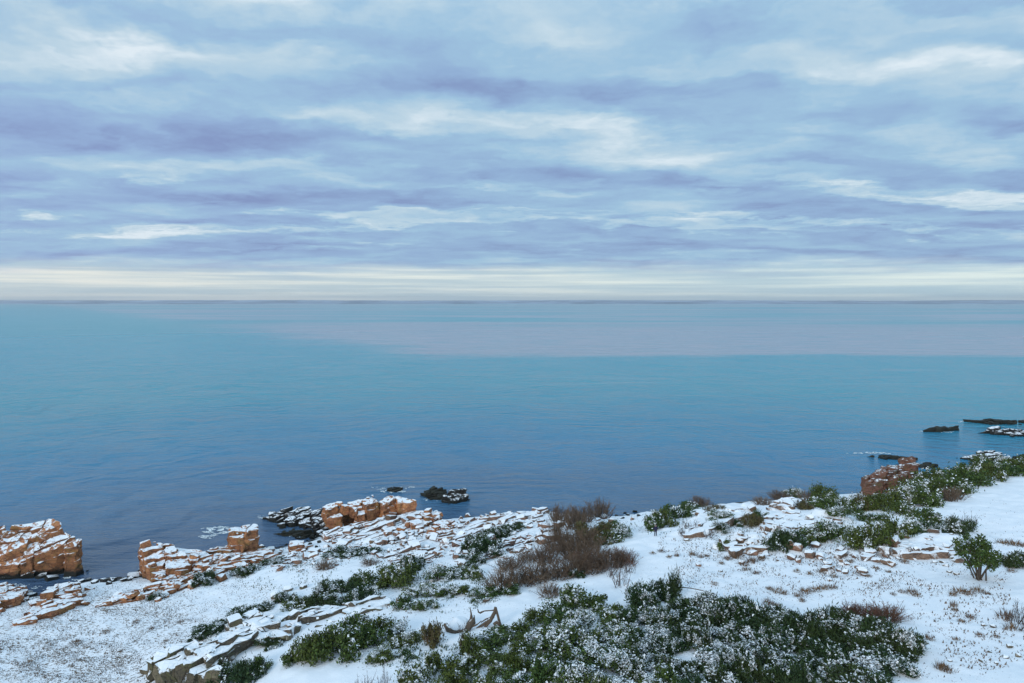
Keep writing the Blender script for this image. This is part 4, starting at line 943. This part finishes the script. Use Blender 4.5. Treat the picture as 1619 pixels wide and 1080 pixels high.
# upright shrub with bare stems
def upright():
    r = np.random.default_rng(77); p_ = hit(1546, 917); d = np.linalg.norm(p_ - np.array((0, 0, CAM_H))); s = 58 * d / FPX
    root = link('upright_shrub', None, loc=(p_[0], p_[1], p_[2] - .05), scale=(s, s, s)); tag(root, 'upright vase-shaped evergreen with bare lower stems on the open snow, right', 'shrub')
    segs = []; tips = []
    for i in range(16):
        a = r.random() * 6.28; q = r.uniform(.1, .42)
        b = np.array((r.normal() * .05, r.normal() * .05, -.03)); tip = np.array((math.cos(a) * q, math.sin(a) * q, r.uniform(.55, .9) - .25 * q))
        mid = (b + tip) / 2 * np.array((.8, .8, 1)); segs += [(b, mid, .022, .016), (mid, tip, .016, .006)]; tips += [tip, (mid + tip) / 2 + r.normal(size=3) * .05]
    v, f = prisms(segs); me = new_mesh('stems', v, f); me.materials.append(M['stem']); link('stem_cluster', me, parent=root)
    tips = np.array(tips); n = 5200; w_ = r.integers(0, len(tips), n); dd = norm(r.normal(size=(n, 3)))
    c = tips[w_] + dd * (r.uniform(.03, .13, n))[:, None] * np.array((1, 1, 1.1)) + np.array((0, 0, .04))
    U = norm(dd + .8 * r.normal(size=(n, 3))) * r.uniform(.020, .034, n)[:, None]; Vv = norm(np.cross(U, dd)) * r.uniform(.013, .022, n)[:, None]
    v, f = quads(c, U, Vv); me = new_mesh('foliage', v, f); me.materials.append(M['leafy']); link('foliage', me, parent=root)
    sel = (dd[:, 2] > .3) & (r.random(n) < .10)
    cs = c[sel] + np.array((0, 0, .01)); ns = len(cs); a = r.random(ns) * 6.28
    v, f = quads(cs, np.stack([np.cos(a), np.sin(a), r.normal(size=ns) * .3], 1) * .02, np.stack([-np.sin(a), np.cos(a), r.normal(size=ns) * .3], 1) * .015)
    me = new_mesh('snow_cover', v, f); me.materials.append(M['snow']); link('snow_cover', me, parent=root)
upright()

# ------------------------------------------------------------------ grass tufts
def tuft_mesh(r, n=110):
    a = r.random(n) * 6.28; q = np.sqrt(r.random(n)) * .9
    b = np.stack([np.cos(a) * q * .8, np.sin(a) * q * .8, np.full(n, -.05)], 1)
    tip = b + np.stack([np.cos(a) * .25 + r.normal(size=n) * .2, np.sin(a) * .25 + r.normal(size=n) * .2, r.uniform(.4, 1, n) * (1.1 - .6 * q)], 1)
    wd = np.stack([-np.sin(a), np.cos(a), np.zeros(n)], 1) * .035
    v = np.stack([b - wd, b + wd, tip], 1).reshape(-1, 3)
    return v, np.arange(3 * n).reshape(n, 3)
r_ = np.random.default_rng(31); TUFT = []
for q in range(5):
    me = new_mesh('dry_grass_tuft', *tuft_mesh(r_)); me.materials.append(M['grass']); TUFT.append(me)
def tufts(items, where, group):
    items = sorted(items); n = len(items)
    for i, (px, py, wpx, hpx) in enumerate(items):
        p_ = hit(px, py); d = np.linalg.norm(p_ - np.array((0, 0, CAM_H)))
        o = link('dry_grass_tuft', TUFT[i % 5], loc=p_, rot=(0, 0, random.uniform(0, 6.28)), scale=(wpx * d / FPX / 1.9, wpx * d / FPX / 1.9, hpx * d / FPX))
        tag(o, f'{where}, {nth(i, n)}' if n > 1 else where, 'grass', group)
tufts([(1228,936,22,12),(1240,940,14,8),(1216,932,12,6),(1262,944,16,8),(1275,938,22,9),(1290,934,24,9),(1305,932,18,9),(1318,930,14,8),(1268,952,12,7),(1215,956,22,12),(1228,960,16,8)], 'rust-brown grass tuft in snow just above the thicket', 'grass tufts above the thicket')
tufts([(1150,885,16,8),(1165,882,22,12),(1178,892,24,10),(1190,889,20,12),(1205,886,16,9),(1140,892,12,6),(1180,902,16,7),(1118,880,10,6),(1195,908,14,8)], 'brown grass tuft round the half-sunk boulders', 'grass tufts by the half-sunk boulders')
tufts([(1032,876,12,5),(1045,872,14,5),(1058,882,10,6),(1070,880,10,9),(1095,878,16,10),(1108,882,12,8),(1130,925,14,5)], 'thin dry grass tuft on the open snow below the walker', 'grass tufts below the walker')
tufts([(1442,938,20,10),(1450,944,12,6),(1425,936,12,5),(1412,940,10,4),(1348,972,22,14),(1340,980,16,8)], 'dry grass tuft near the reddish cushion', 'grass tufts near the reddish cushion')
tufts([(1518,936,22,10),(1532,940,20,9),(1508,942,14,8),(1508,958,12,12),(1510,966,10,8),(1545,935,18,9),(1560,940,12,6)], 'tawny grass tuft below the upright shrub', 'grass tufts below the upright shrub')
tufts([(1590,978,26,14),(1600,995,24,10),(1535,978,14,8),(1520,984,12,6),(1488,1058,20,14),(1500,1062,18,9),(1468,1012,18,10),(1460,1018,12,6),(1550,1006,14,6),(1575,1008,12,5),(1512,1012,10,6),(1492,1058,14,10)], 'brown grass tuft on the lower right snow', 'grass tufts on the lower right snow')
tufts([(1588,860,24,8),(1605,862,26,9),(1622,866,20,8),(1600,878,12,6),(1600,905,14,6)], 'brown grass tuft at the right edge above the upright shrub', 'grass tufts at the right edge')
tufts([(120,1018,18,6),(45,1050,14,5),(170,1000,12,4),(240,995,10,5),(262,1015,12,5),(285,985,10,4),(215,985,12,4)], 'small dark grass tuft on the speckled left meadow', 'grass tufts on the left meadow')
tufts([(1345,890,14,6),(1362,900,12,5),(1385,900,12,6),(1300,905,18,7),(1318,912,14,6),(1280,908,12,6),(1405,905,10,6),(1260,905,12,6),(1430,890,16,8),(1372,912,12,5)], 'brown grass tuft among the stones below the boulder heap', 'grass tufts among the stones')

# ------------------------------------------------------------------ ground cover (uncountable)
def scatter(ellipses, n_per):
    P_ = []
    for cx, cy, rx, ry, dens in ellipses:
        n = int(n_per * rx * ry * dens)
        a = rng.random(n) * 6.283; q = np.sqrt(rng.random(n))
        for px, py in zip(cx + rx * q * np.cos(a), cy + ry * q * np.sin(a)): P_.append((px, py))
    P_ = np.array(P_)
    f_ = fbm(P_[:, 0] / 26, P_[:, 1] / 9, 4)
    return P_[f_ + 0.28 * (rng.random(len(P_)) - .5) > -0.05]
# world scatter through a coarse height look-up
def ground_pts(pp):
    out = []
    for px, py in pp:
        d = ray(px, py); y = 80.0
        for _ in range(7):
            hh = float(h(d[0] / d[1] * y, y)); y = np.clip((hh - CAM_H) / d[2] * d[1], 47, 260)
        x = d[0] / d[1] * y; out.append((x, y, float(h(x, y))))
    return np.array(out)
def blades(pts, name, material, s0, s1, zscale):
    n = len(pts); a = rng.random(n) * 6.283
    sz = rng.uniform(s0, s1, n)
    b = pts.copy(); b[:, 2] -= .03
    tip = pts + np.stack([np.cos(a) * sz * .7, np.sin(a) * sz * .7, sz * zscale], 1)
    wd = np.stack([-np.sin(a), np.cos(a), np.zeros(n)], 1) * (sz * .28)[:, None]
    v = np.stack([b - wd, b + wd, tip], 1).reshape(-1, 3)
    return link(name, new_mesh(name, v, np.arange(3 * n).reshape(n, 3)), M[material])
tag(blades(ground_pts(scatter([(120,1000,210,75,1),(290,950,150,45,.8),(60,1070,220,60,1),(460,885,80,16,.5),(1500,1000,120,80,.12),(1250,905,190,45,.6),(1130,860,90,30,.5),(1480,905,120,40,.35),(1560,830,70,40,.15)], 0.95)), 'meadow_grass', 'specks', .08, .22, .7), 'sparse brown grass tips through the snow', 'grass', kind='stuff')
tag(blades(ground_pts(scatter([(1250,905,180,40,.22),(1130,862,90,30,.25),(1350,880,90,25,.3),(1480,940,120,50,.16),(1560,1000,90,60,.16),(120,1010,210,70,.10),(1300,845,120,30,.3),(600,980,60,30,.3),(1190,835,70,20,.35)], 0.9)), 'brown_heath', 'twig_brown', .14, .34, .8), 'low brown heath stalks dotting the snow', 'heath', kind='stuff')
tag(blades(ground_pts(scatter([(700,930,90,40,1),(470,880,80,18,.8),(620,868,110,20,.7),(640,1030,90,28,1),(760,930,50,25,.8),(560,905,110,40,.35),(430,915,60,20,.5),(1060,825,80,22,.5),(1290,830,90,20,.3),(1150,850,60,20,.3),(1400,830,70,25,.4)], 0.9)), 'ground_cover', 'juniper', .12, .30, .9), 'low dark heath plants poking through the snow', 'heath', kind='stuff')

# ------------------------------------------------------------------ tree root and fallen timber
def tube_mesh(path, radii, sides=6):
    V = []; F = []; path = [np.asarray(p_, float) for p_ in path]
    for i, (p_, r0) in enumerate(zip(path, radii)):
        d = norm(path[min(i + 1, len(path) - 1)] - path[max(i - 1, 0)]); u = norm(np.cross(d, (0.2, 0.5, 0.84))); v = np.cross(d, u)
        for q in range(sides):
            an = q * 6.2832 / sides; V.append(p_ + (u * math.cos(an) + v * math.sin(an)) * r0 * (1 + .18 * math.sin(q * 2.3 + i)))
    for i in range(len(path) - 1):
        for q in range(sides):
            q2 = (q + 1) % sides; F.append((i * sides + q, i * sides + q2, (i + 1) * sides + q2, (i + 1) * sides + q))
    F.append(tuple(range(sides))[::-1]); k = (len(path) - 1) * sides; F.append(tuple(range(k, k + sides)))
    return np.array(V), F
m, t = mat('weathered wood'); g = t.n('ShaderNodeNewGeometry')
nzw = t.n('ShaderNodeSeparateXYZ', i_0=g.outputs['Normal']).outputs[2]
cw = t.mix(t.noise(t.mapping(g.outputs['Position'], scale=(1, 1, 6)), 5, 4, .6), (0.055, 0.04, 0.03), (0.15, 0.115, 0.085))
cw = t.mix(t.ss(t.math('ADD', nzw, t.math('MULTIPLY', t.noise(g.outputs['Position'], 5, 3), .5)), 1.10, 1.25), cw, SNOW)
finish(t, cw, .9); M['wood'] = m
o0 = hit(745, 996); s = np.linalg.norm(o0 - np.array((0, 0, CAM_H))) / FPX   # metres per photo pixel there
def rel(dxp, up, back=0.0): return (dxp * s, back, up * s)
root = link('tree_stump', None, loc=o0); tag(root, 'dark upturned root plate cradling a mound of snow, beside the timber', 'stump')
def part(nm, path, rad, parent, mt='wood', sides=6):
    v, f = tube_mesh(path, rad, sides); me = new_mesh(nm, v, f, True); me.materials.append(M[mt]); return link(nm, me, parent=parent)
part('root_rim', [rel(-38, 6, .3), rel(-33, 2, -.3), rel(-22, 1, -.8), rel(-8, 2, -.8), rel(-4, 6, -.5), rel(2, 12, 0), rel(4, 18, .5)], [.22, .34, .32, .28, .36, .36, .10], root)
part('root_spur', [rel(0, 12, 0), rel(0, 22, .2), rel(-2, 32, .3)], [.2, .1, .03], root)
part('root_branch', [rel(0, 6, -.3), rel(8, 8, -.2), rel(15, 13, 0)], [.16, .1, .04], root)
bm = bmesh.new(); bmesh.ops.create_icosphere(bm, subdivisions=3, radius=1.0)
for v in bm.verts:
    k = 1 + .16 * math.sin(v.co.x * 4 + v.co.y * 3) * math.cos(v.co.z * 3); v.co = Vector((v.co.x * 14 * s * k, v.co.y * 1.3 * k, v.co.z * 8.5 * s * k))
me = bpy.data.meshes.new('snow_mound'); bm.to_mesh(me); bm.free()
for p_ in me.polygons: p_.use_smooth = True
me.materials.append(M['snow']); link('snow_mound', me, parent=root, loc=rel(-17, 6, .35))
o1 = hit(775, 990)
root = link('fallen_timber', None, loc=o1); tag(root, 'collapsed frame of weathered grey timbers lying in the snow', 'timber')
for path, rad in (([rel(8, 26, .3), rel(12, 12, .1), rel(15, 0, -.1)], [.15, .14, .17]), ([rel(8, 27, .3), rel(7, 20, .2), rel(0, 8, 0), rel(-8, 0, -.3)], [.14, .2, .26, .14]), ([rel(5, 14, .1), rel(-6, 6, -.1), rel(-22, -2, -.5)], [.16, .2, .09]),
                  ([rel(2, 12, .3), rel(-6, 9, .3), rel(-14, 4, .2)], [.09, .09, .06]), ([rel(7, 22, .4), rel(0, 20, .6), rel(-9, 18, .8), rel(-15, 14, 1.0), rel(-18, 15, 1.0), rel(-19, 20, 1.0)], [.09, .08, .09, .13, .08, .04]), ([rel(5, 3, -.1), rel(10, 6, 0), rel(15, 2, -.1)], [.2, .25, .2])):
    part('timber', path, rad, root)
o2 = hit(772, 952); root = link('driftwood', None, loc=o2); tag(root, 'short dark branch on snow behind the collapsed timbers', 'branch')
part('branch', [rel(-8, 1), rel(0, 3), rel(6, 6, .3)], [.18, .14, .05], root)
o3 = hit(1130, 938); root = link('fallen_branch', None, loc=o3); tag(root, 'thin dark branch lying on snow right of the juniper peak', 'branch')
part('branch', [rel(-55, 1, 1.6), rel(-35, 3, .8), rel(-15, 2, .2), rel(0, 1, -.6)], [.07, .07, .06, .03], root)

# ------------------------------------------------------------------ surf
m, t = mat('sea foam'); g = t.n('ShaderNodeNewGeometry')
finish(t, t.mix(g.outputs['Random Per Island'], (0.5, 0.62, 0.66), (0.82, 0.86, 0.88)), .6); M['foam'] = m
def foam(ells, name='sea_foam'):
    C = []; S = []
    for cx, cy, rx, ry, n in ells:
        c0 = at(cx, cy, 0); sc = np.linalg.norm(c0 - np.array((0, 0, CAM_H))) / FPX
        q = rng.random(n) ** .7; a = rng.random(n) * 6.283
        ppx = cx + rx * q * np.cos(a); ppy = cy + ry * q * np.sin(a)
        for x, y in zip(ppx, ppy): C.append(at(x, y, 0.03)); S.append(sc)
    C = np.array(C); S = np.array(S); n = len(C)
    f = fbm(C[:, 0] * .8, C[:, 1] * .8, 3); keep_ = f > -.02; C, S = C[keep_], S[keep_]; n = len(C)
    C[:, 2] += rng.random(n) * .02
    a = rng.random(n) * .8 - .1
    U = np.stack([np.cos(a), np.sin(a), 0 * a], 1) * (rng.uniform(.5, 1.9, n) * S)[:, None]; Vv = np.stack([-np.sin(a), np.cos(a), 0 * a], 1) * (rng.uniform(.5, 1.6, n) * S)[:, None]
    v, fc = quads(C, U, Vv)
    return tag(link(name, new_mesh(name, v, fc), M['foam']), 'white surf washing round the shore rocks', 'foam', kind='stuff')
foam([(345,838,28,6,900),(330,848,16,4,200),(418,818,14,3,40),(606,772,24,3,50),(622,777,20,2.5,300),(645,771,12,2,30),(1352,717,16,1.6,90),(1380,716,20,1.5,80),(1395,717,14,1.2,50),(1520,667,10,1,20),(1456,682,8,1,16),(1500,683,16,1,30),(735,790,8,2,20),(700,790,16,1.5,24),(125,917,20,1.6,40),(185,914,26,1.4,50),(110,914,12,2.5,60),(60,930,50,3,110),(20,925,30,2.5,60),(222,908,8,4,50),(440,822,22,3,80),(480,846,26,4,110),(510,852,10,5,50),(425,868,12,3,40),(690,790,22,2,50),(1000,814,16,2,40),(1366,785,8,4,40)])

# ------------------------------------------------------------------ walker
def skin(name, verts, edges, radii, material, parent=None):
    me = bpy.data.meshes.new(name); me.from_pydata(verts, edges, [])
    o = bpy.data.objects.new(name, me); col.objects.link(o)
    md = o.modifiers.new('skin', 'SKIN')
    for i, r0 in enumerate(radii):
        me.skin_vertices[0].data[i].radius = r0 if isinstance(r0, tuple) else (r0, r0)
    me.skin_vertices[0].data[0].use_root = True
    sb = o.modifiers.new('sub', 'SUBSURF'); sb.levels = 2; sb.render_levels = 2
    bpy.context.view_layer.update()
    ev = o.evaluated_get(bpy.context.evaluated_depsgraph_get()); m2 = bpy.data.meshes.new_from_object(ev)
    bpy.data.objects.remove(o); bpy.data.meshes.remove(me)
    m2.name = name; m2.materials.clear(); m2.materials.append(material)
    for p_ in m2.polygons: p_.use_smooth = True
    return link(name, m2, parent=parent)
def plain(name, c, rough=.8):
    m, t = mat(name); g = t.n('ShaderNodeNewGeometry')
    finish(t, t.mix(t.noise(g.outputs['Position'], 9, 3), tuple(x * .8 for x in c), tuple(x * 1.15 for x in c)), rough); return m
M['skin'] = plain('skin', (.42, .26, .2), .6); M['jacket'] = plain('navy jacket', (.018, .020, .055)); M['trousers'] = plain('dark trousers', (.022, .022, .05)); M['hair'] = plain('dark hat', (.02, .018, .02)); M['boots'] = plain('boots', (.02, .018, .018))
pw = hit(1036.5, 848)
walker = link('person', None, loc=(pw[0], pw[1], pw[2]), rot=(0, 0, math.radians(10)))
tag(walker, 'lone walker in dark navy jacket and trousers standing in the snow', 'person')
body_v = [(0, 0, .95), (0, 0, 1.15), (0, 0, 1.38), (0, 0, 1.52), (0, -.01, 1.60), (0, 0, 1.70),
          (-.19, 0, 1.42), (-.27, 0, 1.16), (-.26, .05, .93), (-.255, .07, .86), (.19, 0, 1.42), (.27, 0, 1.16), (.26, .05, .93), (.255, .07, .86),
          (-.10, 0, .90), (-.12, .02, .50), (-.13, 0, .10), (-.13, .13, .04), (.10, 0, .90), (.12, .02, .50), (.13, 0, .10), (.13, .13, .04)]
body_e = [(0, 1), (1, 2), (2, 3), (3, 4), (4, 5), (2, 6), (6, 7), (7, 8), (8, 9), (2, 10), (10, 11), (11, 12), (12, 13), (0, 14), (14, 15), (15, 16), (16, 17), (0, 18), (18, 19), (19, 20), (20, 21)]
body_r = [(.15, .11), (.14, .10), (.17, .11), .06, .085, .085, .065, .05, .038, .04, .065, .05, .038, .04, .085, .06, .042, .04, .085, .06, .042, .04]
skin('body', body_v, body_e, body_r, M['skin'], walker)
jv = [(0, 0, .86), (0, 0, 1.15), (0, 0, 1.40), (0, 0, 1.51), (-.20, 0, 1.42), (-.28, 0, 1.16), (-.265, .05, .95), (.20, 0, 1.42), (.28, 0, 1.16), (.265, .05, .95)]
skin('jacket', jv, [(0, 1), (1, 2), (2, 3), (2, 4), (4, 5), (5, 6), (2, 7), (7, 8), (8, 9)], [(.21, .16), (.19, .15), (.20, .15), .085, .09, .078, .062, .09, .078, .062], M['jacket'], walker)
skin('trousers', [(0, 0, .95), (-.105, 0, .86), (-.12, .02, .50), (-.13, 0, .09), (.105, 0, .86), (.12, .02, .50), (.13, 0, .09)], [(0, 1), (1, 2), (2, 3), (0, 4), (4, 5), (5, 6)], [(.17, .13), .105, .085, .072, .105, .085, .072], M['trousers'], walker)
skin('hat', [(0, -.015, 1.70), (0, -.02, 1.77)], [(0, 1)], [(.11, .115), .08], M['hair'], walker)
for sx_ in (-1, 1):
    skin('boot', [(sx_ * .13, -.03, .05), (sx_ * .13, .06, .05), (sx_ * .135, .17, .035)], [(0, 1), (1, 2)], [.065, .06, .045], M['boots'], walker)
    fing = [(sx_ * .255, .075, .84)]; fe = []; fr = [.035]
    for k in range(5):
        b = len(fing); offx = (k - 2) * .017
        if k == 4: fing += [(sx_ * .235, .11, .82), (sx_ * .23, .125, .79)]
        else: fing += [(sx_ * .255 + offx * .4, .065 + offx, .785), (sx_ * .25 + offx * .4, .068 + offx, .735 + .008 * abs(k - 1))]
        fe += [(0, b), (b, b + 1)]; fr += [.011, .008]
    skin('hand', fing, fe, fr, M['skin'], walker)
for o in bpy.data.objects:
    if o.get('label') and not 4 <= len(o['label'].split()) <= 16: print('LABEL', o['label'])
print('OBJECT COUNT', len(bpy.data.objects), NBLK)
